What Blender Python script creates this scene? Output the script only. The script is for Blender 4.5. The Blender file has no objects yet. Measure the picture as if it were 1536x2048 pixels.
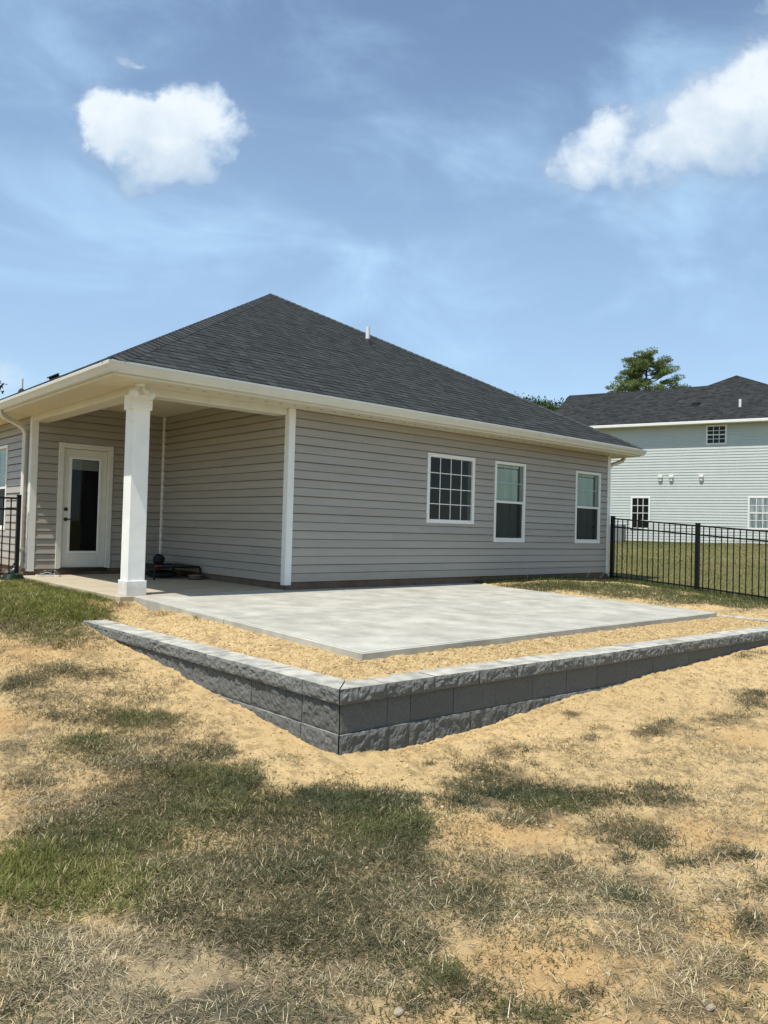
import bpy, bmesh, math, random
import numpy as np
from mathutils import Vector, Matrix
random.seed(7); RNG = np.random.default_rng(11)
scene = bpy.context.scene
COL = scene.collection

# ------------------------------------------------------------------ camera
cd = bpy.data.cameras.new('camera'); cam = bpy.data.objects.new('camera', cd); COL.objects.link(cam)
R_ = Vector((0.748897, -0.662148, 0.026728)); U_ = Vector((-0.034815, 0.000965, 0.999393)); F_ = Vector((0.661772, 0.749373, 0.022330))
cam.matrix_world = Matrix(((R_.x,U_.x,-F_.x,-6.19302),(R_.y,U_.y,-F_.y,-9.11122),(R_.z,U_.z,-F_.z,0.90938),(0,0,0,1)))
cd.sensor_fit = 'VERTICAL'; cd.sensor_height = 24.0; cd.lens = 24.0*1523.53904/2048
cd.clip_start = 0.05; cd.clip_end = 3000
scene.camera = cam

# ------------------------------------------------------------------ sun, sky, exposure
SUN_E, SUN_D = math.radians(65), math.radians(12.5)
SUN_V = Vector((-math.cos(SUN_D)*math.cos(SUN_E), -math.sin(SUN_D)*math.cos(SUN_E), math.sin(SUN_E)))
SUN_STRENGTH, SKY_STRENGTH, EXPOSURE = 5.0, 0.14, 0.14
sl = bpy.data.lights.new('sun', 'SUN'); sl.energy = SUN_STRENGTH; sl.angle = math.radians(.55); sl.color = (1, .955, .88)
sun = bpy.data.objects.new('sun', sl); COL.objects.link(sun); sun.location = (0, 0, 40)
sun.rotation_euler = (-SUN_V).to_track_quat('-Z', 'Y').to_euler()
scene.view_settings.view_transform = 'Standard'; scene.view_settings.look = 'None'
scene.view_settings.gamma = 1; scene.view_settings.exposure = EXPOSURE; scene.view_settings.use_curve_mapping = False

HEAD = (0.66194, 0.74956, 0.0); HRIGHT = (0.74956, -0.66194, 0.0)
# cumulus lobes: place and size on the sky (tangents of azimuth / elevation about the heading), weight, greyness
CLOUDS=[(-0.308,0.535,0.028,0.027,0.90,0.10),
 (-0.391,0.526,0.033,0.040,0.80,0.00),
 (-0.381,0.540,0.040,0.040,1.00,0.00),
 (-0.344,0.527,0.060,0.040,1.00,0.00),
 (-0.292,0.542,0.033,0.044,1.00,0.00),
 (-0.259,0.550,0.046,0.037,1.00,0.00),
 (-0.222,0.534,0.033,0.034,0.90,0.00),
 (-0.304,0.502,0.080,0.047,1.10,0.20),
 (-0.322,0.468,0.060,0.034,0.90,0.70),
 (-0.256,0.476,0.046,0.034,0.80,0.50),
 (-0.355,0.443,0.026,0.020,0.60,0.80),
 (-0.331,0.434,0.024,0.017,0.60,0.80),
 (-0.242,0.456,0.020,0.013,0.40,0.80),
 (-0.390,0.499,0.027,0.027,0.60,0.30),
 (-0.359,0.610,0.023,0.011,0.80,0.30),
 (-0.337,0.600,0.015,0.007,0.60,0.30),
 (0.283,0.551,0.030,0.027,1.00,0.00),
 (0.260,0.517,0.040,0.034,1.00,0.00),
 (0.228,0.482,0.030,0.027,0.90,0.20),
 (0.314,0.505,0.066,0.040,1.10,0.00),
 (0.373,0.547,0.060,0.040,1.00,0.00),
 (0.419,0.575,0.053,0.047,1.10,0.00),
 (0.472,0.590,0.060,0.054,1.20,0.00),
 (0.511,0.625,0.060,0.074,1.20,0.00),
 (0.439,0.528,0.073,0.040,1.00,0.50),
 (0.499,0.523,0.066,0.047,0.90,0.90),
 (0.301,0.471,0.080,0.016,0.60,0.80),
 (0.321,0.448,0.040,0.012,0.50,0.60),
 (0.394,0.494,0.080,0.034,0.80,0.70),
 (0.385,0.587,0.033,0.027,0.50,0.30),
 (0.460,0.469,0.060,0.027,0.40,0.80),
 (0.483,0.712,0.027,0.024,0.50,0.40),
 (-0.465,0.568,0.013,0.011,0.15,0.20),
 (-0.504,0.180,0.030,0.026,0.80,0.10),
 (-0.551,0.195,0.046,0.040,1.00,0.10)]
def build_sky():
    w = bpy.data.worlds.new('World'); scene.world = w; w.use_nodes = True
    nt = w.node_tree; nt.nodes.clear(); N = nt.nodes.new; L = nt.links.new
    def math_(op, a, b=None, c=None, clamp=False):
        n = N('ShaderNodeMath'); n.operation = op; n.use_clamp = clamp
        for i, v in enumerate((a, b, c)):
            if v is None: continue
            if isinstance(v, (int, float)): n.inputs[i].default_value = v
            else: L(v, n.inputs[i])
        return n.outputs[0]
    def vec(op, a, b=None, scale=None):
        n = N('ShaderNodeVectorMath'); n.operation = op
        for i, v in enumerate((a, b)):
            if v is None: continue
            if isinstance(v, tuple): n.inputs[i].default_value = v
            else: L(v, n.inputs[i])
        if scale is not None: n.inputs['Scale'].default_value = scale
        return n
    tc = N('ShaderNodeTexCoord'); d = tc.outputs['Generated']
    sky = N('ShaderNodeTexSky'); sky.sky_type = 'NISHITA'; sky.sun_disc = False
    sky.sun_elevation = SUN_E; sky.sun_rotation = math.atan2(SUN_V.x, SUN_V.y)
    sky.altitude = 200; sky.air_density = 1.0; sky.dust_density = .25; sky.ozone_density = .45
    bg = N('ShaderNodeBackground'); L(sky.outputs[0], bg.inputs[0]); bg.inputs[1].default_value = SKY_STRENGTH
    k = math_('MAXIMUM', vec('DOT_PRODUCT', d, HEAD).outputs['Value'], .02)
    u = math_('DIVIDE', vec('DOT_PRODUCT', d, HRIGHT).outputs['Value'], k)
    v = math_('DIVIDE', vec('DOT_PRODUCT', d, (0, 0, 1)).outputs['Value'], k)
    front = math_('GREATER_THAN', vec('DOT_PRODUCT', d, HEAD).outputs['Value'], .05)
    cx = N('ShaderNodeCombineXYZ'); L(u, cx.inputs[0]); L(v, cx.inputs[1]); uv = cx.outputs[0]
    def noise(vecin, scale, detail, rough=.55, color=False, dist=0):
        n = N('ShaderNodeTexNoise'); n.inputs['Scale'].default_value = scale; n.inputs['Detail'].default_value = detail
        n.inputs['Roughness'].default_value = rough; n.inputs['Distortion'].default_value = dist
        L(vecin, n.inputs['Vector']); return n.outputs['Color'] if color else n.outputs['Fac']
    # ragged outlines: warp the lookup with two scales of noise
    w1 = vec('SCALE', vec('SUBTRACT', noise(uv, 9, 3, color=True), (.5, .5, .5)).outputs[0], scale=.075).outputs[0]
    w2 = vec('SCALE', vec('SUBTRACT', noise(uv, 34, 5, .62, color=True), (.5, .5, .5)).outputs[0], scale=.034).outputs[0]
    uvw = vec('ADD', vec('ADD', uv, w1).outputs[0], w2).outputs[0]
    D = S = None
    for (bx, by, rx, ry, wt, sh) in CLOUDS:
        p = vec('MULTIPLY', vec('SUBTRACT', uvw, (bx, by, 0)).outputs[0], (1/(rx*1.75), 1/(ry*1.75), 0))
        ln = vec('LENGTH', p.outputs[0]).outputs['Value']
        mr = N('ShaderNodeMapRange'); mr.interpolation_type = 'SMOOTHERSTEP'; L(ln, mr.inputs[0])
        mr.inputs[1].default_value = 0; mr.inputs[2].default_value = 1; mr.inputs[3].default_value = wt; mr.inputs[4].default_value = 0
        fall = mr.outputs[0]
        D = fall if D is None else math_('ADD', D, fall)
        sv = math_('MULTIPLY', fall, sh); S = sv if S is None else math_('ADD', S, sv)
    fb = noise(uv, 13, 8, .62)
    fine = noise(uv, 60, 6, .65)
    dens = math_('ADD', math_('MULTIPLY', D, 1.0), math_('MULTIPLY', math_('SUBTRACT', fb, .46), 2.6))
    dens = math_('ADD', dens, math_('MULTIPLY', math_('SUBTRACT', fine, .5), .62))
    am = N('ShaderNodeMapRange'); am.interpolation_type = 'SMOOTHSTEP'; L(dens, am.inputs[0])
    am.inputs[1].default_value = .08; am.inputs[2].default_value = 2.1; am.inputs[3].default_value = 0; am.inputs[4].default_value = .94
    lobes = math_('MULTIPLY', math_('GREATER_THAN', D, .004), am.outputs[0])
    soft = N('ShaderNodeMapRange'); L(D, soft.inputs[0]); soft.inputs[1].default_value = 0; soft.inputs[2].default_value = .75
    lobes = math_('MULTIPLY', math_('MULTIPLY', lobes, soft.outputs[0]), front)
    # the rest of the sky (behind and beside): drifting cumulus of the same kind, and thin high veils everywhere
    behind = N('ShaderNodeMapRange'); behind.interpolation_type = 'SMOOTHSTEP'
    L(vec('DOT_PRODUCT', d, HEAD).outputs['Value'], behind.inputs[0])
    behind.inputs[1].default_value = .45; behind.inputs[2].default_value = .1; behind.inputs[3].default_value = 0; behind.inputs[4].default_value = 1
    far = N('ShaderNodeMapRange'); far.interpolation_type = 'SMOOTHSTEP'; L(noise(d, 3.2, 8, .55), far.inputs[0])
    far.inputs[1].default_value = .56; far.inputs[2].default_value = .70; far.inputs[4].default_value = .9
    lobes2 = math_('MULTIPLY', far.outputs[0], behind.outputs[0])
    st = vec('MULTIPLY', d, (1.6, 3.2, 5.0)).outputs[0]
    veil = N('ShaderNodeMapRange'); veil.interpolation_type = 'SMOOTHSTEP'; L(noise(st, 1.9, 9, .55, dist=.45), veil.inputs[0])
    veil.inputs[1].default_value = .40; veil.inputs[2].default_value = .82; veil.inputs[3].default_value = .02; veil.inputs[4].default_value = .68
    low = N('ShaderNodeMapRange'); low.interpolation_type = 'SMOOTHSTEP'; L(vec('DOT_PRODUCT', d, (0, 0, 1)).outputs['Value'], low.inputs[0])
    low.inputs[1].default_value = .30; low.inputs[2].default_value = .60; low.inputs[3].default_value = .36; low.inputs[4].default_value = .06
    cum = math_('MAXIMUM', lobes, lobes2)
    alpha = math_('MAXIMUM', cum, math_('ADD', veil.outputs[0], low.outputs[0], clamp=True))
    gr = math_('DIVIDE', S, math_('ADD', D, .15))
    gr = math_('ADD', math_('MULTIPLY', gr, 1.7), math_('MULTIPLY', math_('SUBTRACT', .50, noise(uv, 11, 5, .6)), 1.5), clamp=True)
    mix = N('ShaderNodeMix'); mix.data_type = 'RGBA'; L(gr, mix.inputs['Factor'])
    mix.inputs['A'].default_value = (.86, .92, .96, 1); mix.inputs['B'].default_value = (.46, .59, .73, 1)
    mv = N('ShaderNodeMix'); mv.data_type = 'RGBA'; L(cum, mv.inputs['Factor'])
    mv.inputs['A'].default_value = (.45, .68, .93, 1); L(mix.outputs['Result'], mv.inputs['B'])
    bc = N('ShaderNodeBackground'); L(mv.outputs['Result'], bc.inputs[0]); bc.inputs[1].default_value = 1.0
    ms = N('ShaderNodeMixShader'); L(alpha, ms.inputs[0]); L(bg.outputs[0], ms.inputs[1]); L(bc.outputs[0], ms.inputs[2])
    out = N('ShaderNodeOutputWorld'); L(ms.outputs[0], out.inputs[0])
build_sky()

# ------------------------------------------------------------------ materials
MATS = {}
def mat(name, col, rough=.6, var=.08, scale=8, bump=0, bscale=60, spec=.4, metal=0, col2=None, detail=6, attr=None, objvar=0, dust=None, splash=None, stretch=None, bdist=.01, c2lo=.42, c2hi=.62):
    m = bpy.data.materials.new(name); m.use_nodes = True; nt = m.node_tree; N = nt.nodes.new; L = nt.links.new
    b = nt.nodes['Principled BSDF']; b.inputs['Roughness'].default_value = rough
    b.inputs['Specular IOR Level'].default_value = spec; b.inputs['Metallic'].default_value = metal
    tc = N('ShaderNodeTexCoord'); src = tc.outputs['Object']
    if stretch:
        mp = N('ShaderNodeMapping'); mp.inputs['Scale'].default_value = stretch; L(src, mp.inputs[0]); src = mp.outputs[0]
    n = N('ShaderNodeTexNoise'); n.inputs['Scale'].default_value = scale; n.inputs['Detail'].default_value = detail
    n.inputs['Roughness'].default_value = .62; L(src, n.inputs['Vector'])
    if attr:
        a = N('ShaderNodeAttribute'); a.attribute_name = attr; basecol = a.outputs['Color']
    else:
        rgb = N('ShaderNodeRGB'); rgb.outputs[0].default_value = (*col, 1); basecol = rgb.outputs[0]
    if col2:
        mr0 = N('ShaderNodeMapRange'); L(n.outputs['Fac'], mr0.inputs[0]); mr0.inputs[1].default_value = c2lo; mr0.inputs[2].default_value = c2hi
        mx0 = N('ShaderNodeMix'); mx0.data_type = 'RGBA'; L(mr0.outputs[0], mx0.inputs['Factor']); L(basecol, mx0.inputs['A'])
        mx0.inputs['B'].default_value = (*col2, 1); basecol = mx0.outputs['Result']
    mr = N('ShaderNodeMapRange'); L(n.outputs['Fac'], mr.inputs[0]); mr.inputs[1].default_value = .3; mr.inputs[2].default_value = .7
    mr.inputs[3].default_value = 1-var; mr.inputs[4].default_value = 1+var
    fac = mr.outputs[0]
    if objvar:
        oi = N('ShaderNodeObjectInfo'); m2 = N('ShaderNodeMapRange'); L(oi.outputs['Random'], m2.inputs[0])
        m2.inputs[3].default_value = 1-objvar; m2.inputs[4].default_value = 1+objvar
        mu = N('ShaderNodeMath'); mu.operation = 'MULTIPLY'; L(fac, mu.inputs[0]); L(m2.outputs[0], mu.inputs[1]); fac = mu.outputs[0]
    if splash:    # soil splashed up from the ground, ragged along its upper edge
        sz = N('ShaderNodeSeparateXYZ'); L(tc.outputs['Object'], sz.inputs[0])
        ns = N('ShaderNodeTexNoise'); ns.inputs['Scale'].default_value = 5; ns.inputs['Detail'].default_value = 10; ns.inputs['Roughness'].default_value = .75; L(tc.outputs['Object'], ns.inputs['Vector'])
        m1 = N('ShaderNodeMath'); m1.operation = 'MULTIPLY_ADD'; L(ns.outputs['Fac'], m1.inputs[0]); m1.inputs[1].default_value = -splash[1]; L(sz.outputs[2], m1.inputs[2])
        ms_ = N('ShaderNodeMapRange'); L(m1.outputs[0], ms_.inputs[0]); ms_.inputs[1].default_value = splash[0]-splash[1]*.5+.10; ms_.inputs[2].default_value = splash[0]-splash[1]*.5; ms_.inputs[4].default_value = splash[2]
        mxs = N('ShaderNodeMix'); mxs.data_type = 'RGBA'; L(ms_.outputs[0], mxs.inputs['Factor']); L(basecol, mxs.inputs['A']); mxs.inputs['B'].default_value = (.30, .21, .12, 1); basecol = mxs.outputs['Result']
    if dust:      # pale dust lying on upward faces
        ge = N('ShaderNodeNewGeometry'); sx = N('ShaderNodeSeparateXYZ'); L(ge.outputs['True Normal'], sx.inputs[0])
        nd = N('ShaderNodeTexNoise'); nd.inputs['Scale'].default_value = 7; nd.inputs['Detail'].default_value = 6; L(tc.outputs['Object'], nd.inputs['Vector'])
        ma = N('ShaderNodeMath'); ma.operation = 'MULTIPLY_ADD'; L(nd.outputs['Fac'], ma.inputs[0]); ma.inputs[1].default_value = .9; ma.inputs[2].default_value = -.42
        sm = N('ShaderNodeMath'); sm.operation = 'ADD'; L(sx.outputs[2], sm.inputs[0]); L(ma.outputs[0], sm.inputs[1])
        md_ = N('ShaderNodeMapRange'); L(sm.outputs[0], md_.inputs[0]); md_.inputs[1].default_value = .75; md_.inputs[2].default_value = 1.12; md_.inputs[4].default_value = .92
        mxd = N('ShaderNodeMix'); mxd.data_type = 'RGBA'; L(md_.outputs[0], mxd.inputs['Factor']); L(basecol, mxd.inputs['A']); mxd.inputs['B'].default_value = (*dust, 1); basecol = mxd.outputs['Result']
    vm = N('ShaderNodeVectorMath'); vm.operation = 'SCALE'; L(basecol, vm.inputs[0]); L(fac, vm.inputs['Scale'])
    L(vm.outputs[0], b.inputs['Base Color'])
    if bump:
        n2 = N('ShaderNodeTexNoise'); n2.inputs['Scale'].default_value = bscale; n2.inputs['Detail'].default_value = 8
        n2.inputs['Roughness'].default_value = .65; L(tc.outputs['Object'], n2.inputs['Vector'])
        bm_ = N('ShaderNodeBump'); bm_.inputs['Strength'].default_value = bump; bm_.inputs['Distance'].default_value = bdist
        L(n2.outputs['Fac'], bm_.inputs['Height']); L(bm_.outputs[0], b.inputs['Normal'])
    MATS[name] = m; return m
def glass_mat(name, tint, refl_rough=.02, trans=.75):
    m = bpy.data.materials.new(name); m.use_nodes = True; nt = m.node_tree; nt.nodes.clear(); N = nt.nodes.new; L = nt.links.new
    t = N('ShaderNodeBsdfTransparent'); t.inputs[0].default_value = (*tint, 1)
    g = N('ShaderNodeBsdfGlossy'); g.inputs['Roughness'].default_value = refl_rough
    f = N('ShaderNodeFresnel'); f.inputs[0].default_value = 1.36
    n = N('ShaderNodeTexNoise'); n.inputs['Scale'].default_value = 1.3; tc = N('ShaderNodeTexCoord'); L(tc.outputs['Object'], n.inputs['Vector'])
    bp = N('ShaderNodeBump'); bp.inputs['Strength'].default_value = .06; bp.inputs['Distance'].default_value = .02; L(n.outputs['Fac'], bp.inputs['Height']); L(bp.outputs[0], g.inputs['Normal'])
    mx = N('ShaderNodeMixShader'); L(f.outputs[0], mx.inputs[0]); L(t.outputs[0], mx.inputs[1]); L(g.outputs[0], mx.inputs[2])
    o = N('ShaderNodeOutputMaterial'); L(mx.outputs[0], o.inputs[0]); MATS[name] = m; return m
def screen_mat(name):
    m = bpy.data.materials.new(name); m.use_nodes = True; nt = m.node_tree; nt.nodes.clear(); N = nt.nodes.new; L = nt.links.new
    t = N('ShaderNodeBsdfTransparent'); d = N('ShaderNodeBsdfDiffuse'); d.inputs[0].default_value = (.035, .035, .035, 1)
    mx = N('ShaderNodeMixShader'); mx.inputs[0].default_value = .68; L(t.outputs[0], mx.inputs[1]); L(d.outputs[0], mx.inputs[2])
    o = N('ShaderNodeOutputMaterial'); L(mx.outputs[0], o.inputs[0]); MATS[name] = m; return m
def leaf_mat(name, attr, trans=.25, rough=.6):
    m = bpy.data.materials.new(name); m.use_nodes = True; nt = m.node_tree; N = nt.nodes.new; L = nt.links.new
    b = nt.nodes['Principled BSDF']; b.inputs['Roughness'].default_value = rough; b.inputs['Specular IOR Level'].default_value = .25
    a = N('ShaderNodeAttribute'); a.attribute_name = attr; L(a.outputs['Color'], b.inputs['Base Color'])
    t = N('ShaderNodeBsdfTranslucent'); L(a.outputs['Color'], t.inputs[0])
    mx = N('ShaderNodeMixShader'); mx.inputs[0].default_value = trans; L(b.outputs[0], mx.inputs[1]); L(t.outputs[0], mx.inputs[2])
    L(mx.outputs[0], nt.nodes['Material Output'].inputs[0]); MATS[name] = m; return m

SIDING = mat('vinyl_siding', (.338, .308, .262), .45, .06, 3, .12, 220, .3, objvar=.045, splash=(.16, .5, .22), stretch=(.4, .4, 3))
WHITE = mat('white_vinyl', (.74, .73, .68), .4, .04, 6, .05, 80, .4)
CREAM = mat('cream_aluminium', (.63, .61, .53), .38, .05, 5, .05, 60, .45)
SOFFIT = mat('soffit_vinyl', (.60, .56, .445), .5, .03, 5, .04, 60, .3)
COLUMN = mat('column_paint', (.83, .82, .76), .45, .07, 3.5, .05, 90, .35, col2=(.72, .68, .59), c2lo=.62, c2hi=.80, splash=(.10, .5, .35))
SHINGLE = mat('asphalt_shingle', (.03, .03, .033), .9, .30, 90, .5, 900, .18, attr='tone', bdist=.004)
RIDGE = mat('ridge_shingle', (.048, .051, .051), .9, .25, 60, .5, 900, .18, objvar=.25, bdist=.004)
CONC = mat('patio_concrete', (.345, .332, .278), .85, .14, 2.4, .6, 110, .2, col2=(.455, .44, .375), detail=14, objvar=.02, bdist=.004, c2lo=.35, c2hi=.75)
TOOLED_LIT = mat('lit_tooled_concrete', (.50, .485, .42), .8, .12, 9, .3, 150, .25, bdist=.003)  # paler than the slab, painting in light caught along tooled edges
PORCHC = mat('porch_concrete', (.44, .385, .28), .85, .10, 2.2, .25, 140, .25, col2=(.36, .30, .21), bdist=.004)
FOUND = mat('foundation_block', (.17, .125, .09), .9, .25, 3, .5, 70, .2, col2=(.105, .068, .045))
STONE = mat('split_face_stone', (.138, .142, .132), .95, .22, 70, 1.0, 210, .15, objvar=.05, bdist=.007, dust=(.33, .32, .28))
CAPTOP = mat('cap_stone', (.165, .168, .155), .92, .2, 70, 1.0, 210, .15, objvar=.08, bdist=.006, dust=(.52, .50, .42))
GLASS = glass_mat('window_glass', (.82, .88, .85))
DOORGLASS = glass_mat('door_glass', (.55, .60, .58))
SCREEN = screen_mat('insect_screen')
BLIND = mat('blind_slats', (.70, .80, .70), .6, .04, 4)
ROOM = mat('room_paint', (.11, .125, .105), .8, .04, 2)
ROOMFLOOR = mat('room_floor', (.16, .11, .07), .6, .1, 4)
BLACK = mat('black_metal', (.007, .007, .0075), .5, .15, 20, .05, 200, .25)
STEEL = mat('brushed_steel', (.55, .54, .51), .3, .08, 30, .05, 200, .5, metal=1)
BRONZE = mat('dark_bronze', (.05, .04, .03), .35, .1, 30, 0, 50, .5, metal=.8)
PVC = mat('white_pipe', (.72, .72, .70), .4, .05, 10)
BLACKRUB = mat('black_rubber', (.016, .016, .017), .7, .2, 20, .2, 150, .3)
NSIDE = mat('pale_siding', (.48, .51, .475), .5, .04, 2, .05, 100, .3)
NROOF = mat('neighbour_shingle', (.03, .03, .034), .9, .2, 20, .4, 300, .15, attr='tone')
NGLASS = mat('dark_window_glass', (.010, .015, .013), .08, .3, .7, .0, 5, .2)
NCURT = mat('curtain_glass', (.16, .21, .21), .15, .25, 2.5, .0, 5, .6, col2=(.3, .34, .33), stretch=(4, 4, .7))
ACGREY = mat('grey_unit_metal', (.20, .205, .21), .5, .1, 20)
HOSE = mat('green_hose', (.010, .028, .018), .4, .1, 30)
FABRIC = mat('black_mesh_fabric', (.03, .036, .03), .8, .15, 90)
LAMP = mat('lamp_glass', (.68, .66, .60), .25, .03, 10, 0, 10, .6)
SOIL = mat('soil', (.5, .35, .17), .95, .18, 58, 1.0, 130, .12, attr='soil', detail=9, bdist=.012)
CLOD = mat('dirt_clod', (.50, .335, .155), .95, .2, 60, .5, 300, .1, attr='soil')
PEBBLE = mat('pale_rock', (.40, .34, .25), .8, .18, 25, .5, 120, .3, objvar=.2)
GRASS = leaf_mat('grass_blade', 'tone', .28)
STRAW = leaf_mat('straw_blade', 'tone', .12, .7)
PALESTALK = mat('pale_stalk', (.5, .45, .32), .8, .1, 30)
LEAF = leaf_mat('tree_leaf', 'tone', .2)
BARK = mat('bark', (.10, .075, .055), .9, .3, 8, .8, 20, .1)

# ------------------------------------------------------------------ mesh helpers
WL = {}
def link(o, parent=None, loc=(0, 0, 0)):
    COL.objects.link(o); loc = Vector(loc)
    if parent is not None:
        o.parent = parent; o.location = loc-WL[parent.name]
    else: o.location = loc
    WL[o.name] = loc; return o
def tag(o, label=None, cat=None, group=None, kind=None):
    if label: o['label'] = label
    if cat: o['category'] = cat
    if group: o['group'] = group
    if kind: o['kind'] = kind
    return o
def thing(name, label, cat, loc=(0, 0, 0), group=None):
    o = bpy.data.objects.new(name, None); o.empty_display_size = .2; link(o, None, loc); return tag(o, label, cat, group)
class MB:
    def __init__(s): s.v = []; s.f = []; s.smooth = False
    def add(s, vs, fs):
        b = len(s.v); s.v += [tuple(map(float, p)) for p in vs]; s.f += [tuple(b+i for i in q) for q in fs]; return s
    def quad(s, a, b, c, d): return s.add([a, b, c, d], [(0, 1, 2, 3)])
    def box(s, x0, x1, y0, y1, z0, z1, c=0, fr=None):
        """box, optionally chamfered by c; fr maps local to world"""
        if c <= 0:
            vs = [(x, y, z) for x in (x0, x1) for y in (y0, y1) for z in (z0, z1)]
            fs = [(0, 1, 3, 2), (4, 6, 7, 5), (0, 4, 5, 1), (2, 3, 7, 6), (0, 2, 6, 4), (1, 5, 7, 3)]
        else:
            vs = []; idx = {}
            X, Y, Z = (x0, x1), (y0, y1), (z0, z1)
            for i in (0, 1):
                for j in (0, 1):
                    for k in (0, 1):
                        sx, sy, sz = (1, -1)[i], (1, -1)[j], (1, -1)[k]
                        for a in range(3):
                            p = [X[i]+sx*c, Y[j]+sy*c, Z[k]+sz*c]; p[a] = (X[i], Y[j], Z[k])[a]
                            idx[i, j, k, a] = len(vs); vs.append(tuple(p))
            fs = []
            for a in range(3):
                o = [q for q in range(3) if q != a]
                for s_ in (0, 1):
                    loop = []
                    for (p, q) in ((0, 0), (1, 0), (1, 1), (0, 1)):
                        t = [0, 0, 0]; t[a] = s_; t[o[0]] = p; t[o[1]] = q; loop.append(idx[(*t, a)])
                    fs.append(tuple(loop))
            for a in range(3):
                o = [q for q in range(3) if q != a]
                for p in (0, 1):
                    for q in (0, 1):
                        t0 = [0, 0, 0]; t0[o[0]] = p; t0[o[1]] = q; t1 = list(t0); t1[a] = 1
                        fs.append((idx[(*t0, o[0])], idx[(*t1, o[0])], idx[(*t1, o[1])], idx[(*t0, o[1])]))
            for i in (0, 1):
                for j in (0, 1):
                    for k in (0, 1): fs.append((idx[i, j, k, 0], idx[i, j, k, 1], idx[i, j, k, 2]))
        if fr: vs = [fr(*p) for p in vs]
        return s.add(vs, fs)
    def tube(s, pts, rad, n=8, cap=True, prof=None):
        """round (or given section) tube along points; rad scalar or list"""
        pts = [Vector(p) for p in pts]; m = len(pts)
        rad = [rad]*m if isinstance(rad, (int, float)) else rad
        up = Vector((0, 0, 1)); rings = []
        t0 = (pts[1]-pts[0]).normalized()
        nrm = t0.cross(up)
        if nrm.length < 1e-3: nrm = t0.cross(Vector((0, 1, 0)))
        nrm.normalize()
        for i, p in enumerate(pts):
            t = ((pts[min(i+1, m-1)]-p).normalized()+(p-pts[max(i-1, 0)]).normalized()).normalized()
            nrm = (nrm-t*nrm.dot(t)).normalized(); bn = t.cross(nrm)
            if prof: ring = [p+nrm*a+bn*b for a, b in prof]
            else: ring = [p+(nrm*math.cos(2*math.pi*j/n)+bn*math.sin(2*math.pi*j/n))*rad[i] for j in range(n)]
            rings.append(ring)
        k = len(rings[0]); vs = [q for r in rings for q in r]; fs = []
        for i in range(m-1):
            for j in range(k): fs.append((i*k+j, i*k+(j+1) % k, (i+1)*k+(j+1) % k, (i+1)*k+j))
        if cap: fs += [tuple(range(k))[::-1], tuple((m-1)*k+j for j in range(k))]
        return s.add(vs, fs)
    def lathe(s, prof, c, n=20):
        vs = []; fs = []; m = len(prof)
        for r, z in prof:
            for j in range(n): vs.append((c[0]+r*math.cos(2*math.pi*j/n), c[1]+r*math.sin(2*math.pi*j/n), c[2]+z))
        for i in range(m-1):
            for j in range(n): fs.append((i*n+j, i*n+(j+1) % n, (i+1)*n+(j+1) % n, (i+1)*n+j))
        return s.add(vs, fs)
    def build(s, name, material, parent=None, loc=None, kind=None, smooth=False, recalc=True):
        base = Vector(loc) if loc is not None else (WL[parent.name] if parent is not None else Vector((0, 0, 0)))
        me = bpy.data.meshes.new(name)
        me.from_pydata([(p[0]-base.x, p[1]-base.y, p[2]-base.z) for p in s.v], [], s.f); me.materials.append(material)
        if recalc:
            bm = bmesh.new(); bm.from_mesh(me); bmesh.ops.recalc_face_normals(bm, faces=bm.faces); bm.to_mesh(me); bm.free()
        if smooth: me.polygons.foreach_set('use_smooth', [True]*len(me.polygons))
        o = bpy.data.objects.new(name, me); link(o, parent, base)
        if kind: o['kind'] = kind
        return o
def np_mesh(name, verts, loops, starts, totals, material, colors=None, cname='tone', smooth=False, parent=None, loc=None, mats=None):
    base = np.array(loc if loc is not None else (WL[parent.name] if parent is not None else (0, 0, 0)), float)
    me = bpy.data.meshes.new(name); verts = np.asarray(verts, np.float32)-base.astype(np.float32)
    me.vertices.add(len(verts)); me.vertices.foreach_set('co', verts.ravel())
    me.loops.add(len(loops)); me.loops.foreach_set('vertex_index', np.asarray(loops, np.int32))
    me.polygons.add(len(starts)); me.polygons.foreach_set('loop_start', np.asarray(starts, np.int32))
    if smooth: me.polygons.foreach_set('use_smooth', np.ones(len(starts), bool))
    me.update(calc_edges=True); me.validate()
    if colors is not None:
        a = me.color_attributes.new(cname, 'FLOAT_COLOR', 'POINT')
        c4 = np.ones((len(verts), 4), np.float32); c4[:, :3] = colors; a.data.foreach_set('color', c4.ravel())
    me.materials.append(material)
    o = bpy.data.objects.new(name, me); link(o, parent, tuple(base)); return o
def copy_part(o, parent, loc):
    c = o.copy(); link(c, parent, loc); return c
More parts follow.
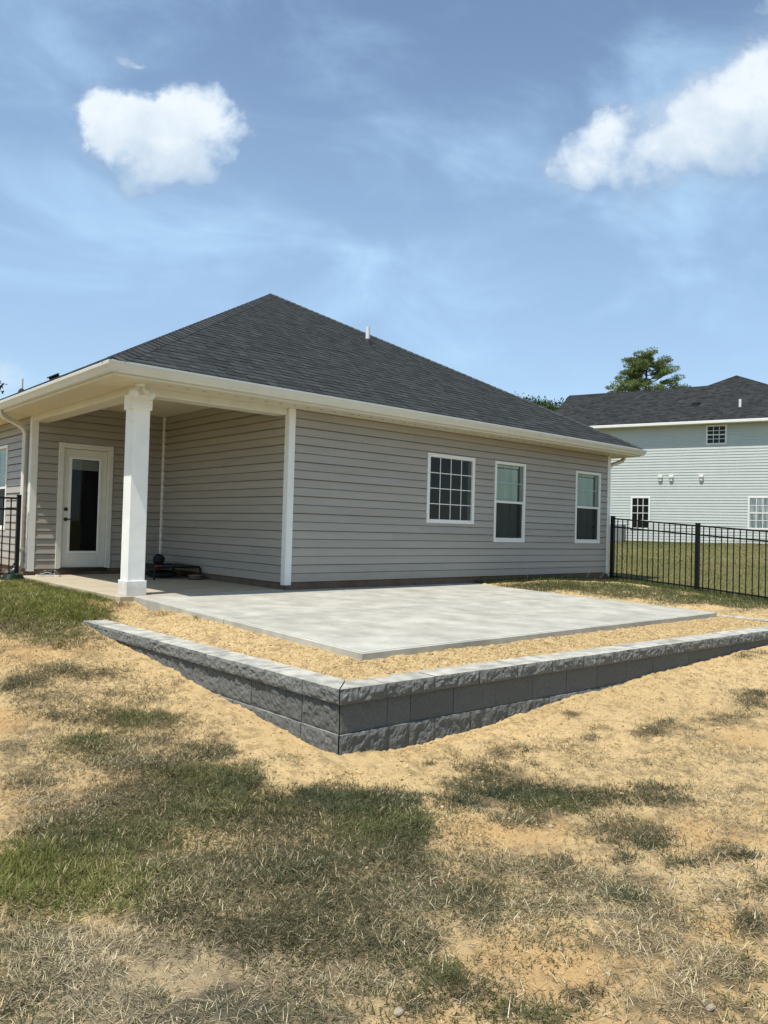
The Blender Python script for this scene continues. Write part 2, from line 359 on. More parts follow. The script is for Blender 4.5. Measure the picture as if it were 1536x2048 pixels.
# value noise
def _hash(ix, iy, iz, seed):
    h = (ix*374761393+iy*668265263+iz*2147483647+seed*1274126177) & 0xFFFFFFFF
    h = ((h ^ (h >> 13))*1274126177) & 0xFFFFFFFF
    return ((h ^ (h >> 16)) & 0xFFFF)/65535.0
def vnoise(x, y, z=0.0, seed=0):
    x = np.asarray(x, float); y = np.asarray(y, float); z = np.asarray(z, float)+0*x
    ix, iy, iz = (np.floor(q).astype(np.int64) for q in (x, y, z)); fx, fy, fz = x-ix, y-iy, z-iz
    fx, fy, fz = (q*q*(3-2*q) for q in (fx, fy, fz)); out = 0
    for a in (0, 1):
        for b in (0, 1):
            for c in (0, 1):
                out = out+_hash(ix+a, iy+b, iz+c, seed)*(fx if a else 1-fx)*(fy if b else 1-fy)*(fz if c else 1-fz)
    return out
def fbm(x, y, z=0.0, oct=4, seed=0, gain=.5):
    s = 0; a = 1; t = 0
    for i in range(oct):
        s = s+a*vnoise(np.asarray(x)*2**i, np.asarray(y)*2**i, np.asarray(z)*2**i, seed+i*17); t += a; a *= gain
    return s/t

# ---- terrain: heights from surveyed spots (x, y, z) through a thin plate spline
SPOTS = np.array([
 (-3.10,-0.60,-.20),(-3.07,-1.56,-.29),(-3.05,-2.04,-.367),(-3.03,-2.7,-.44),(-3.02,-3.2,-.50),(-3.0,-3.8,-.545),
 (-2.98,-4.3,-.605),(-2.96,-5.05,-.65),(-2.48,-5.07,-.675),(-1.8,-5.1,-.66),(-1.05,-5.12,-.605),(-.47,-5.15,-.56),
 (.19,-5.18,-.525),(1.48,-5.23,-.44),(3.37,-5.31,-.377),(5.0,-5.45,-.34),
 (8.38,-.05,-.06),(8.4,-1.95,-.175),(8.42,-3.9,-.30),(6.0,-.3,-.0),(4.4,-.3,.0),(5.2,-4.0,-.24),(6.3,-2.2,-.13),
 (-2.45,.1,-.07),(-2.45,2.,-.06),(-2.45,4.,-.05),(-2.9,-.25,-.13),(-4.2,2.5,-.12),(-4.6,.4,-.22),(-4.6,-1.5,-.42),(-4.4,-3.5,-.62),
 (-6.5,1.,-.28),(-6.6,-2.,-.50),(-6.6,-5.,-.66),(-4.2,-6.,-.70),(-2.5,-6.5,-.69),(0,-6.6,-.62),(3,-7,-.52),(7,-7,-.45),
 (-6.2,-9.2,-.66),(-3,-9,-.67),(1,-9.5,-.6),(-9,-9,-.68),(-9.5,-3,-.6),(6,-10,-.5),
 (12,-3,-.02),(14,2,.2),(12,3,.16),(19,1,.45),(20,7,.52),(25.3,9.8,.63),(27.1,4.2,.72),(29,-2,.75),(20,-8,.2),(9,4,.0),
 (-9,8,-.2),(-15,0,-.6),(-10,-18,-.7),(10,-18,-.5),(24,20,.8),(0,24,.1),(35,10,.9)], float)
SPOTS[:2, 2] -= .03
def _tps_kernel(r2): return 0.5*r2*np.log(r2+1e-9)
def _tps_fit(S, lam=.02):
    n=len(S); d2=((S[:,None,:2]-S[None,:,:2])**2).sum(-1)
    A=np.zeros((n+3,n+3)); A[:n,:n]=_tps_kernel(d2)+lam*np.eye(n)
    A[:n,n]=1; A[:n,n+1:]=S[:,:2]; A[n,:n]=1; A[n+1:,:n]=S[:,:2].T
    return np.linalg.solve(A, np.concatenate([S[:,2],[0,0,0]]))
_TPS=_tps_fit(SPOTS)
def smooth(a,b,x):
    t=np.clip((x-a)/(b-a),0,1); return t*t*(3-2*t)
def open_ground(x,y):
    x=np.asarray(x,float); y=np.asarray(y,float)
    cx=np.clip(x,-14,34); cy=np.clip(y,-17,23)
    out=np.zeros(np.broadcast(x,y).shape); cx=cx+0*out; cy=cy+0*out; n=len(SPOTS)
    for i in range(n):
        out+=_TPS[i]*_tps_kernel((cx-SPOTS[i,0])**2+(cy-SPOTS[i,1])**2)
    return out+_TPS[n]+_TPS[n+1]*cx+_TPS[n+2]*cy
# slab (patio) and retaining wall outlines in plan
SLAB=(-2.24,3.94,-4.42,0.0)          # x0 x1 y0 y1
CAP_C=np.array([-2.965,-5.045]); CAP_L=np.array([-3.10,-.63]); CAP_R=np.array([4.86,-5.385]); CAP_E=np.array([4.70,-4.05])
CAP_Z=-.19
def left_x(y):  return CAP_C[0]+(CAP_L[0]-CAP_C[0])*(y-CAP_C[1])/(CAP_L[1]-CAP_C[1])
def front_y(x): return CAP_C[1]+(CAP_R[1]-CAP_C[1])*(x-CAP_C[0])/(CAP_R[0]-CAP_C[0])
def slab_z(y):  return -.004+.085*np.clip(y/4.42,-1,0)
def bed_height(x,y):
    hs=slab_z(y)-.062
    d=np.maximum(np.maximum(SLAB[0]-x, x-SLAB[1]), SLAB[2]-y)
    return hs+(CAP_Z-.02-hs)*smooth(0,.62,d)
def inside(x,y):
    a=smooth(.10,.20,x-left_x(y)); b=smooth(.10,.20,y-front_y(x)); c=smooth(.0,.10,4.74-x)
    lim=np.where(x>3.2,-3.9,np.where(x<-2.0,-.5,-.2))
    e=1-smooth(-.5,.1,y-lim)
    return a*b*c*e
def ground_z(x,y):
    x=np.asarray(x,float); y=np.asarray(y,float)
    o=open_ground(x,y); m=inside(x,y)
    return o*(1-m)+bed_height(x,y)*m
# ---- end terrain
# ---- where grass grows: centre, two half axes, density, kind
PATCHES=[
(-4.14,-2.74,0.35,-0.23,-0.10,-0.34,0.42,'o'),(-4.03,-3.33,0.23,-0.17,-0.09,-0.24,0.50,'o'),(-3.46,-3.21,0.19,-0.14,-0.12,-0.26,0.40,'o'),(-3.72,-4.32,0.16,-0.12,-0.13,-0.25,0.55,'o'),
(-4.09,-4.04,0.42,-0.32,-0.15,-0.36,0.50,'o'),(-4.42,-3.31,0.26,-0.16,-0.09,-0.30,0.40,'s'),(-3.97,-4.48,0.30,-0.23,-0.11,-0.24,0.60,'o'),(-3.56,-2.39,0.32,-0.22,-0.10,-0.26,0.40,'o'),
(-3.43,-4.29,0.12,-0.08,-0.09,-0.15,0.40,'o'),(-3.50,-1.29,0.47,-0.33,-0.15,-0.43,0.40,'o'),(-3.05,0.74,0.55,-0.52,-0.57,-1.81,1.00,'y'),(-3.22,1.61,0.38,-0.38,-0.48,-1.74,1.00,'y'),
(-3.02,-0.21,0.32,-0.21,-0.14,-0.41,0.90,'y'),(-3.65,-0.33,0.53,-0.29,-0.10,-0.37,0.70,'o'),(-3.40,-0.85,0.45,-0.31,-0.11,-0.33,0.50,'o'),(-2.69,-0.33,0.11,-0.05,-0.11,-0.27,0.60,'o'),
(-3.94,-1.22,0.31,-0.19,-0.10,-0.35,0.35,'s'),(-3.42,-1.77,0.30,-0.22,-0.13,-0.35,0.35,'s'),(-3.00,-1.44,0.14,-0.28,-0.11,-0.27,0.35,'o'),(-4.14,-2.24,0.20,-0.13,-0.07,-0.23,0.90,'o'),
(-3.80,-2.06,0.25,-0.17,-0.09,-0.28,0.65,'o'),(-4.25,-2.27,0.10,-0.06,-0.05,-0.18,0.80,'d'),(-3.67,-2.32,0.21,-0.15,-0.07,-0.18,0.50,'o'),(-3.62,-2.88,0.13,-0.10,-0.08,-0.21,0.40,'o'),
(-3.79,-3.53,0.18,-0.14,-0.11,-0.26,0.85,'g'),(-3.59,-3.67,0.13,-0.10,-0.10,-0.22,0.80,'g'),(-3.82,-3.23,0.15,-0.11,-0.08,-0.21,0.50,'o'),(-4.15,-3.86,0.19,-0.15,-0.11,-0.28,0.80,'g'),
(-4.21,-3.21,0.15,-0.10,-0.05,-0.16,0.50,'o'),(-4.61,-3.65,0.16,-0.11,-0.07,-0.24,0.60,'x'),(-4.64,-4.08,0.19,-0.14,-0.05,-0.18,0.50,'s'),(-3.82,-4.00,0.19,-0.15,-0.07,-0.16,0.40,'o'),
(-3.67,-4.00,0.14,-0.11,-0.07,-0.15,0.40,'o'),(-3.58,-4.48,0.15,-0.11,-0.10,-0.18,0.80,'d'),(-3.44,-3.93,0.08,-0.06,-0.11,-0.22,0.35,'o'),(-4.12,-4.36,0.25,-0.19,-0.09,-0.22,0.75,'o'),
(-3.85,-4.79,0.30,-0.22,-0.10,-0.19,0.90,'g'),(-3.73,-5.07,0.14,-0.11,-0.11,-0.18,0.95,'d'),(-4.19,-5.01,0.45,-0.34,-0.16,-0.33,0.95,'o'),(-4.05,-5.29,0.31,-0.23,-0.17,-0.30,0.90,'g'),
(-4.66,-5.00,0.25,-0.19,-0.09,-0.26,0.85,'o'),(-3.38,-5.66,0.36,-0.25,-0.17,-0.21,1.00,'d'),(-3.11,-5.79,0.15,-0.10,-0.14,-0.15,1.00,'d'),(-3.48,-5.44,0.12,-0.08,-0.07,-0.10,0.80,'d'),
(-3.85,-5.69,0.30,-0.22,-0.18,-0.26,0.70,'o'),(-3.99,-5.50,0.11,-0.08,-0.09,-0.15,0.45,'s'),(-3.42,-6.01,0.22,-0.16,-0.22,-0.25,0.95,'g'),(-3.29,-6.11,0.09,-0.07,-0.19,-0.20,0.90,'d'),
(-3.92,-6.14,0.34,-0.27,-0.19,-0.26,0.90,'o'),(-4.08,-6.12,0.15,-0.11,-0.12,-0.17,1.00,'d'),(-4.57,-5.37,0.24,-0.18,-0.12,-0.28,1.00,'g'),(-4.83,-5.25,0.23,-0.17,-0.10,-0.28,0.95,'g'),
(-5.07,-5.52,0.22,-0.17,-0.10,-0.34,1.00,'y'),(-4.86,-5.74,0.21,-0.16,-0.10,-0.27,1.00,'y'),(-4.65,-5.84,0.16,-0.12,-0.12,-0.27,0.95,'g'),(-4.91,-4.81,0.12,-0.09,-0.06,-0.20,0.35,'s'),
(-4.40,-6.02,0.27,-0.20,-0.17,-0.30,0.85,'o'),(-4.72,-6.18,0.19,-0.15,-0.09,-0.19,0.85,'o'),(-4.12,-6.48,0.24,-0.19,-0.16,-0.21,0.85,'o'),(-4.37,-6.60,0.19,-0.15,-0.11,-0.16,0.85,'o'),
(-4.23,-6.81,0.20,-0.16,-0.14,-0.17,0.85,'o'),(-3.78,-6.65,0.19,-0.16,-0.29,-0.31,0.75,'x'),(-3.54,-6.30,0.18,-0.14,-0.24,-0.26,0.70,'o'),(-4.59,-6.52,0.17,-0.13,-0.09,-0.16,0.80,'o'),
(-5.18,-6.06,0.24,-0.18,-0.07,-0.22,0.75,'x'),(-4.89,-6.37,0.18,-0.14,-0.06,-0.13,0.70,'s'),(-5.20,-6.37,0.20,-0.16,-0.07,-0.21,0.80,'x'),(-5.39,-6.40,0.08,-0.06,-0.04,-0.14,0.80,'o'),
(-5.10,-6.67,0.20,-0.16,-0.05,-0.13,0.75,'x'),(-4.82,-6.90,0.15,-0.12,-0.06,-0.10,0.70,'x'),(-4.56,-6.88,0.19,-0.16,-0.09,-0.13,0.70,'s'),(-4.37,-7.04,0.14,-0.11,-0.10,-0.12,0.70,'s'),
(-4.63,-7.09,0.15,-0.13,-0.05,-0.07,0.70,'x'),(-4.16,-6.96,0.12,-0.09,-0.15,-0.16,0.70,'o'),(-4.06,-7.00,0.06,-0.05,-0.10,-0.10,0.80,'o'),(-4.18,-7.20,0.08,-0.07,-0.09,-0.09,0.70,'g'),
(-4.17,-7.32,0.09,-0.08,-0.06,-0.06,0.60,'o'),(-4.34,-7.26,0.08,-0.06,-0.06,-0.06,0.60,'o'),(-4.70,-4.63,0.24,-0.18,-0.07,-0.22,0.60,'s'),(-4.69,-4.35,0.19,-0.13,-0.05,-0.17,0.50,'o'),
(-2.70,-6.09,0.25,-0.18,-0.17,-0.15,0.85,'d'),(-2.38,-6.21,0.27,-0.21,-0.17,-0.13,0.95,'d'),(-2.13,-6.47,0.19,-0.15,-0.14,-0.09,0.95,'d'),(-2.40,-6.41,0.21,-0.17,-0.15,-0.11,0.95,'g'),
(-2.31,-5.92,0.26,-0.20,-0.18,-0.15,0.60,'o'),(-2.75,-6.43,0.15,-0.12,-0.15,-0.12,0.70,'o'),(-2.60,-5.83,0.16,-0.11,-0.14,-0.13,0.50,'o'),(-1.69,-6.65,0.15,-0.12,-0.10,-0.06,0.70,'d'),
(-1.81,-6.78,0.21,-0.18,-0.14,-0.08,0.60,'d'),(-2.49,-7.07,0.13,-0.10,-0.08,-0.05,0.60,'d'),(-2.42,-6.79,0.17,-0.14,-0.19,-0.12,0.50,'o'),(-2.40,-6.96,0.17,-0.13,-0.19,-0.11,0.60,'o'),
(-2.30,-7.37,0.10,-0.08,-0.13,-0.06,0.60,'o'),(-2.26,-7.48,0.06,-0.05,-0.07,-0.03,0.60,'d'),(-1.55,-7.00,0.24,-0.20,-0.50,-0.23,0.25,'s'),(-2.77,-7.07,0.06,-0.05,-0.06,-0.04,0.70,'d'),
(-2.55,-7.31,0.12,-0.09,-0.09,-0.04,0.50,'d'),(-1.89,-7.21,0.17,-0.15,-0.29,-0.13,0.30,'s'),(-3.32,-6.76,0.22,-0.18,-0.17,-0.14,0.60,'s'),(-3.05,-6.91,0.12,-0.09,-0.09,-0.07,0.55,'o'),
(-3.13,-7.05,0.18,-0.15,-0.13,-0.09,0.70,'s'),(-3.04,-7.25,0.19,-0.16,-0.18,-0.11,0.60,'x'),(-3.17,-7.43,0.20,-0.16,-0.20,-0.11,0.65,'s'),(-3.45,-7.14,0.25,-0.21,-0.14,-0.10,0.60,'s'),
(-3.08,-7.28,0.07,-0.06,-0.10,-0.06,0.80,'d'),(-3.63,-6.88,0.17,-0.14,-0.17,-0.15,0.65,'o'),(-3.77,-7.03,0.13,-0.11,-0.12,-0.10,0.55,'s'),(-3.67,-7.26,0.09,-0.08,-0.09,-0.07,0.40,'s'),
(-3.41,-7.58,0.21,-0.17,-0.16,-0.09,0.65,'s'),(-3.35,-7.85,0.14,-0.12,-0.19,-0.09,0.65,'s'),(-2.95,-7.77,0.07,-0.05,-0.12,-0.05,0.80,'o'),(-3.51,-7.80,0.13,-0.10,-0.15,-0.07,0.60,'s'),
(-3.66,-7.63,0.08,-0.07,-0.12,-0.07,0.45,'s'),(-4.06,-7.42,0.05,-0.05,-0.09,-0.07,0.40,'s'),(-4.09,-7.53,0.15,-0.13,-0.05,-0.04,0.70,'g'),(-3.88,-7.60,0.08,-0.07,-0.07,-0.05,0.50,'o'),
(-3.65,-7.90,0.17,-0.14,-0.08,-0.04,0.60,'s'),(-3.80,-7.77,0.08,-0.07,-0.07,-0.04,0.50,'s'),(-2.79,-7.57,0.18,-0.14,-0.28,-0.13,0.35,'s'),(-2.55,-7.65,0.07,-0.06,-0.20,-0.08,0.40,'o'),
(-0.62,-6.02,0.16,-0.12,-0.18,-0.10,0.70,'o'),(-0.26,-6.08,0.20,-0.15,-0.22,-0.11,0.45,'o'),(0.16,-6.25,0.24,-0.18,-0.26,-0.12,0.50,'o'),(0.91,-6.14,0.19,-0.14,-0.41,-0.17,0.60,'o'),
(1.23,-6.10,0.12,-0.09,-0.17,-0.07,0.70,'d'),(-0.76,-5.37,0.06,-0.06,-0.07,-0.05,0.70,'o'),(-0.88,-5.74,0.08,-0.06,-0.08,-0.05,0.50,'o'),(-1.54,-5.75,0.25,-0.21,-0.16,-0.12,0.30,'o'),
(-1.76,-5.55,0.14,-0.12,-0.12,-0.10,0.40,'o'),(-1.90,-5.58,0.06,-0.06,-0.13,-0.11,0.60,'o'),(-2.43,-5.40,0.04,-0.03,-0.06,-0.06,0.60,'d'),(-2.00,-5.84,0.38,-0.30,-0.11,-0.09,0.35,'o'),
(-1.50,-6.06,0.24,-0.21,-0.18,-0.12,0.25,'s'),(-1.14,-6.50,0.32,-0.27,-0.19,-0.10,0.25,'s'),(-0.46,-6.65,0.23,-0.19,-0.27,-0.12,0.35,'s'),(-1.14,-5.82,0.09,-0.07,-0.08,-0.05,0.50,'o'),
(2.74,-5.42,0.23,-0.12,-0.26,-0.11,0.50,'o'),(-0.48,-6.35,0.24,-0.20,-0.16,-0.08,0.40,'s'),(-2.17,-5.37,0.09,-0.06,-0.11,-0.10,0.30,'o'),(-2.18,-5.63,0.17,-0.12,-0.16,-0.14,0.30,'o'),
(-3.30,-4.86,0.14,-0.09,-0.07,-0.11,0.20,'o'),(-3.51,-4.82,0.10,-0.08,-0.07,-0.11,0.40,'o'),(5.14,-0.94,1.37,-0.22,-0.67,-0.49,1.00,'g'),(6.17,-1.20,1.14,-0.02,-1.07,-0.69,0.90,'g'),
(4.31,-1.24,0.59,-0.18,-0.36,-0.27,0.60,'o'),(6.57,-1.88,1.46,-0.07,-1.14,-0.65,0.90,'g'),(6.94,-2.73,1.40,-0.14,-1.10,-0.53,0.95,'g'),(7.78,-3.24,1.01,-0.18,-1.02,-0.43,0.95,'g'),
(5.29,-2.06,0.99,-0.16,-0.41,-0.26,0.50,'s'),(5.58,-2.89,0.77,-0.11,-0.43,-0.23,0.35,'s'),(5.97,-3.85,0.92,-0.15,-0.64,-0.28,0.35,'s'),(-2.46,-0.13,0.16,-0.07,-0.11,-0.27,0.50,'o'),
(-2.26,-0.52,0.14,-0.23,-0.16,-0.36,0.35,'s'),(-2.61,-0.90,0.21,-0.43,-0.15,-0.35,0.25,'s'),(-2.20,-1.63,0.11,-0.06,-0.11,-0.20,0.50,'o'),(-2.92,-0.55,0.18,-0.12,-0.07,-0.19,0.50,'o'),
(-2.37,-1.14,0.06,-0.12,-0.07,-0.14,0.40,'o'),(-3.20,-1.02,0.24,-0.19,-0.08,-0.23,0.40,'s'),(-3.91,-2.15,0.11,-0.07,-0.04,-0.13,0.40,'o'),(-3.86,-2.64,0.27,-0.18,-0.07,-0.19,0.35,'s'),
(-4.30,-2.90,0.22,-0.13,-0.05,-0.17,0.30,'s'),(-3.18,-2.97,0.21,-0.14,-0.09,-0.18,0.20,'o'),
]
# bare spots of redder soil: centre, two half axes
BARE=[(-3.92,-1.32,0.27,-0.17,-0.13,-0.45),(-4.49,-3.03,0.18,-0.11,-0.07,-0.25),(-4.79,-4.57,0.13,-0.10,-0.07,-0.23),(-2.07,-7.16,0.17,-0.14,-0.21,-0.10),(-3.88,-7.32,0.19,-0.15,-0.13,-0.10),(-2.95,-6.49,0.32,-0.25,-0.17,-0.14),(-3.83,-7.49,0.11,-0.09,-0.10,-0.07),(-0.23,-6.55,0.18,-0.15,-0.24,-0.10),(-3.02,-7.72,0.11,-0.09,-0.16,-0.07),(-4.34,-7.36,0.07,-0.07,-0.04,-0.04),(-3.48,-1.52,0.23,-0.17,-0.10,-0.28)]
ROCKS=[(-2.141,-6.068,0.0116),(-2.475,-5.912,0.0114),(-2.612,-5.816,0.0101),(-2.522,-5.858,0.0089),(-1.903,-6.366,0.0102),(-1.816,-6.329,0.0078),(-1.958,-5.886,0.0082),(-2.230,-6.369,0.0122),(-2.486,-6.549,0.0102),(-2.707,-6.607,0.0131),(-2.828,-6.209,0.0103),(-2.887,-7.184,0.0104),(-3.282,-7.482,0.0131),(-3.642,-7.125,0.0099),(-3.591,-7.208,0.0065),(-3.725,-7.598,0.0086),(-3.931,-7.492,0.0084),(-2.855,-7.593,0.0104),(-4.247,-6.540,0.0083),(-4.600,-6.736,0.0073),(-4.714,-6.724,0.0065),(-4.428,-7.255,0.0146),(-4.353,-7.348,0.0079),(-3.647,-7.933,0.0146),(-0.826,-6.216,0.0090),(-1.834,-5.566,0.0087),(-0.889,-5.058,0.0086),(0.803,-6.097,0.0108),(0.350,-5.925,0.0105),(-3.352,-6.304,0.0062),(-3.205,-6.016,0.0067)]

# ------------------------------------------------------------------ ground
def patch_cover(x, y):
    """how much grass or thatch covers the soil, and how green it is"""
    c = np.zeros_like(x)
    for (px, py, ax, ay, bx, by, dn, t) in PATCHES:
        det = ax*by-ay*bx
        dx = x-px; dy = y-py
        a = (dx*by-dy*bx)/det; b = (-dx*ay+dy*ax)/det
        r2 = a*a+b*b
        m = r2 < 5
        if not m.any(): continue
        c[m] = np.maximum(c[m], dn*np.exp(-1.1*r2[m]))
    return c
def graded(segs):
    out = []
    for a, b, st in segs: out.append(np.arange(a, b-1e-6, st))
    return np.concatenate(out+[[segs[-1][1]]])
def ease(a, b, n, k=3.0):   # coarse spacing far out, growing away from a
    t = np.linspace(0, 1, n); return a+(b-a)*(np.exp(k*t)-1)/(math.exp(k)-1)
gxs = np.concatenate([ease(-8.2, -400, 46, 7)[::-1][:-1], graded([(-8.2, -5.6, .06), (-5.6, -1.0, .024), (-1.0, 3.2, .036), (3.2, 9.0, .07)]), ease(9.0, 600, 70, 7)[1:]])
gys = np.concatenate([ease(-10.2, -400, 40, 7)[::-1][:-1], graded([(-10.2, -8.4, .06), (-8.4, -4.4, .025), (-4.4, -.4, .036), (-.4, 4.2, .09)]), ease(4.2, 600, 70, 7)[1:]])
GX, GY = np.meshgrid(gxs, gys)
GZ = ground_z(GX, GY)
near = smooth(14, 7, np.hypot(GX+3, GY+4)) if False else 1-smooth(7, 14, np.hypot(GX+1.5, GY+4.5))
ins = inside(GX, GY)
cover = patch_cover(GX, GY)
lump = (fbm(GX*2.2, GY*2.2, 0, 3, 3)-.5)*.06*(1-ins*.85)
clods = (fbm(GX*9, GY*9, 0, 4, 8, .6)-.5)*.026*(1-.3*cover)*(1-.3*ins)
grit = (vnoise(GX*36, GY*36, 0, 21)-.5)*.017+(RNG.random(GX.shape)-.5)*.008
rid = np.abs(fbm(GX*6.5, GY*6.5, 0, 3, 31)-.5)*-.02*(1-cover)
GZ = GZ+(lump+clods+grit+rid+.006)*near
# under the slab, the porch and the houses the soil lies lower
def rect_mask(x0, x1, y0, y1, s=.03): return smooth(x0, x0+s, GX)*(1-smooth(x1-s, x1, GX))*smooth(y0, y0+s, GY)*(1-smooth(y1-s, y1, GY))
sb = rect_mask(SLAB[0]+.03, SLAB[1]-.03, SLAB[2]+.03, 5.0, .04); GZ = GZ*(1-sb)+(-.3)*sb
hb = rect_mask(-2.32, 8.28, .05, 21, .05); GZ = GZ*(1-hb)+(-.35)*hb
nv = fbm(GX*1.3, GY*1.3, 0, 4, 40); nv2 = fbm(GX*5, GY*5, 0, 4, 50); nv3 = fbm(GX*18, GY*18, 0, 3, 60)
sand = np.array([.545, .395, .195]); orange = np.array([.49, .315, .14]); thatch = np.array([.145, .108, .060]); grey = np.array([.30, .255, .18]); mud = np.array([.10, .085, .06])
lawn = np.array([.105, .115, .042]); pale = np.array([.58, .42, .22])
def mixc(a, b, t): return a*(1-t[..., None])+b*t[..., None]
sc_ = np.broadcast_to(sand, GX.shape+(3,)).copy()
sc_ = mixc(sc_, pale, smooth(.45, .70, nv2)*.5)
sc_ = sc_*(1-.34*smooth(.50, .78, nv3)[..., None])*(.90+.2*nv[..., None])
apron = np.maximum(ins, np.exp(-np.maximum(0, np.hypot(np.maximum(0, -3.9-GX)*1.2, np.maximum(0, -6.0-GY)*1.6))*1.3))
sc_ = mixc(sc_, orange, smooth(.52, .72, nv)*(.6)*(1-.85*ins)*smooth(.2, 1.6, np.maximum(0, -3.2-GX)+np.maximum(0, -5.6-GY)))
litter = smooth(.46, .70, nv2*.6+nv3*.4)*(1-.9*apron)
sc_ = mixc(sc_, thatch, np.clip(litter*.75, 0, 1))
for (bx_, by_, a0_, a1_, b0_, b1_) in BARE:
    det = a0_*b1_-a1_*b0_; dx, dy = GX-bx_, GY-by_; rr_ = ((dx*b1_-dy*b0_)/det)**2+((-dx*a1_+dy*a0_)/det)**2
    sc_ = mixc(sc_, orange*(.85+.4*nv3[..., None]), np.clip(np.exp(-1.0*np.minimum(rr_, 30))*(.5+.9*nv2), 0, .85))
cov = smooth(.18, .62, cover*(.55+.9*nv3))
sc_ = mixc(sc_, thatch*(.75+.5*nv2[..., None]), cov*.9)
gd = np.exp(-(((GX+5.0)/.9)**2+((GY+6.75)/.55)**2)); sc_ = mixc(sc_, grey, np.clip(gd*.6, 0, .45))
md = np.exp(-(((GX+4.83)/.30)**2+((GY+6.86)/.22)**2)*1.2)*smooth(.35, .6, nv2); sc_ = mixc(sc_, mud, np.clip(md*1.3, 0, .85))
far_lawn = np.maximum(smooth(8.45, 8.9, GX), np.maximum(1-smooth(-7.5, -6.5, GX), 1-smooth(-11, -10, GY)))*(1-smooth(.0, .01, 0*GX))
sc_ = mixc(sc_, lawn*(.7+.6*nv2[..., None])+np.array([.05, .03, 0])*nv[..., None], far_lawn*(.78+.2*nv2))
edge = np.exp(-((GX+2.5)/.3)**2)*smooth(-.6, 0, GY)*(1-smooth(3.9, 4.2, GY)); sc_ = mixc(sc_, orange, edge*.6)
ny_, nx_ = GX.shape
ii = np.arange(ny_*nx_).reshape(ny_, nx_)
quads = np.stack([ii[:-1, :-1], ii[:-1, 1:], ii[1:, 1:], ii[1:, :-1]], -1).reshape(-1, 4)
ground = np_mesh('ground', np.stack([GX, GY, GZ], -1).reshape(-1, 3), quads.ravel(), np.arange(len(quads))*4, None, SOIL, sc_.reshape(-1, 3), 'soil', True)
tag(ground, 'bare orange and tan soil yard sloping away from the house', kind='structure')
def gz_at(x, y):
    """height of the finished ground mesh (bilinear)"""
    x = np.asarray(x, float); y = np.asarray(y, float)
    i = np.clip(np.searchsorted(gxs, x)-1, 0, nx_-2); j = np.clip(np.searchsorted(gys, y)-1, 0, ny_-2)
    fx = np.clip((x-gxs[i])/(gxs[i+1]-gxs[i]), 0, 1); fy = np.clip((y-gys[j])/(gys[j+1]-gys[j]), 0, 1)
    return (GZ[j, i]*(1-fx)+GZ[j, i+1]*fx)*(1-fy)+(GZ[j+1, i]*(1-fx)+GZ[j+1, i+1]*fx)*fy

# ------------------------------------------------------------------ patio slab, four panels between sawn joints
patio = bpy.data.objects.new('patio', None); link(patio, None, (.85, -2.2, 0)); tag(patio, 'new grey concrete patio slab in four panels', kind='structure')
def panel(x0, x1, y0, y1):
    m = MB(); nx, ny = 14, 10; c = .020
    xs = [x0, x0+c]+list(np.linspace(x0+c, x1-c, nx)[1:-1])+[x1-c, x1]; ys = [y0, y0+c]+list(np.linspace(y0+c, y1-c, ny)[1:-1])+[y1-c, y1]
    vs = []; 
    for j, y in enumerate(ys):
        for i, x in enumerate(xs):
            e = (i in (0, len(xs)-1)) or (j in (0, len(ys)-1))
            vs.append((x, y, float(slab_z(y))-(.008 if e else 0)+.0015*math.sin(x*2.3+y*1.7)))
    W = len(xs); fs = [(j*W+i, j*W+i+1, (j+1)*W+i+1, (j+1)*W+i) for j in range(len(ys)-1) for i in range(W-1)]
    m.add(vs, fs)
    rim = [(i, 0) for i in range(W)]+[(W-1, j) for j in range(1, len(ys))]+[(i, len(ys)-1) for i in range(W-2, -1, -1)]+[(0, j) for j in range(len(ys)-2, 0, -1)]
    top = [vs[j*W+i] for i, j in rim]; n = len(top)
    m.add(top+[(p[0], p[1], p[2]-.13) for p in top], [(k, (k+1) % n, n+(k+1) % n, n+k) for k in range(n)])
    o = m.build('concrete_panel', CONC, patio)
    # added band round every panel, coloured paler for light the tooled edges catch
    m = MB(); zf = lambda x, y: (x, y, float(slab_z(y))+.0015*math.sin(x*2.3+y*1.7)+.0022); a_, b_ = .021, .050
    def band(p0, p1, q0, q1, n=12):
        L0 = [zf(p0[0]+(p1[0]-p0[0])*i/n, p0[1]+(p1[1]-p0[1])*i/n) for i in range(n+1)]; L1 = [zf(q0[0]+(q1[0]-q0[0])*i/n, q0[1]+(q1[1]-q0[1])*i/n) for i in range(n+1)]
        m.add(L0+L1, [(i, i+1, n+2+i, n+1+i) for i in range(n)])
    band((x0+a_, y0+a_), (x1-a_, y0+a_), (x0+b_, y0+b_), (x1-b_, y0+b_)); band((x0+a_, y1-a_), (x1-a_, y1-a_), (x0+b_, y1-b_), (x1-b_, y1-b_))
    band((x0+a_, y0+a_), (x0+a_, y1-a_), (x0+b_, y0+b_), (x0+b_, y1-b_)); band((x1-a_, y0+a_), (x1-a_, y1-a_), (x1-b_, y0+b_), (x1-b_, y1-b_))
    m.build('lit_tooled_edge', TOOLED_LIT, o, loc=tuple(WL[patio.name]))
    return o
jx, jy, g = .85, -2.21, .005
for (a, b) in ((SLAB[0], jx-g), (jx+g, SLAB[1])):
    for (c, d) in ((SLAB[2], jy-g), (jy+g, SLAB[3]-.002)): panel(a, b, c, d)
m = MB(); vs = [(x, y, float(slab_z(y))-dz) for dz in (.022, .12) for (x, y) in ((SLAB[0]+.05, SLAB[2]+.05), (SLAB[1]-.05, SLAB[2]+.05), (SLAB[1]-.05, -.05), (SLAB[0]+.05, -.05))]
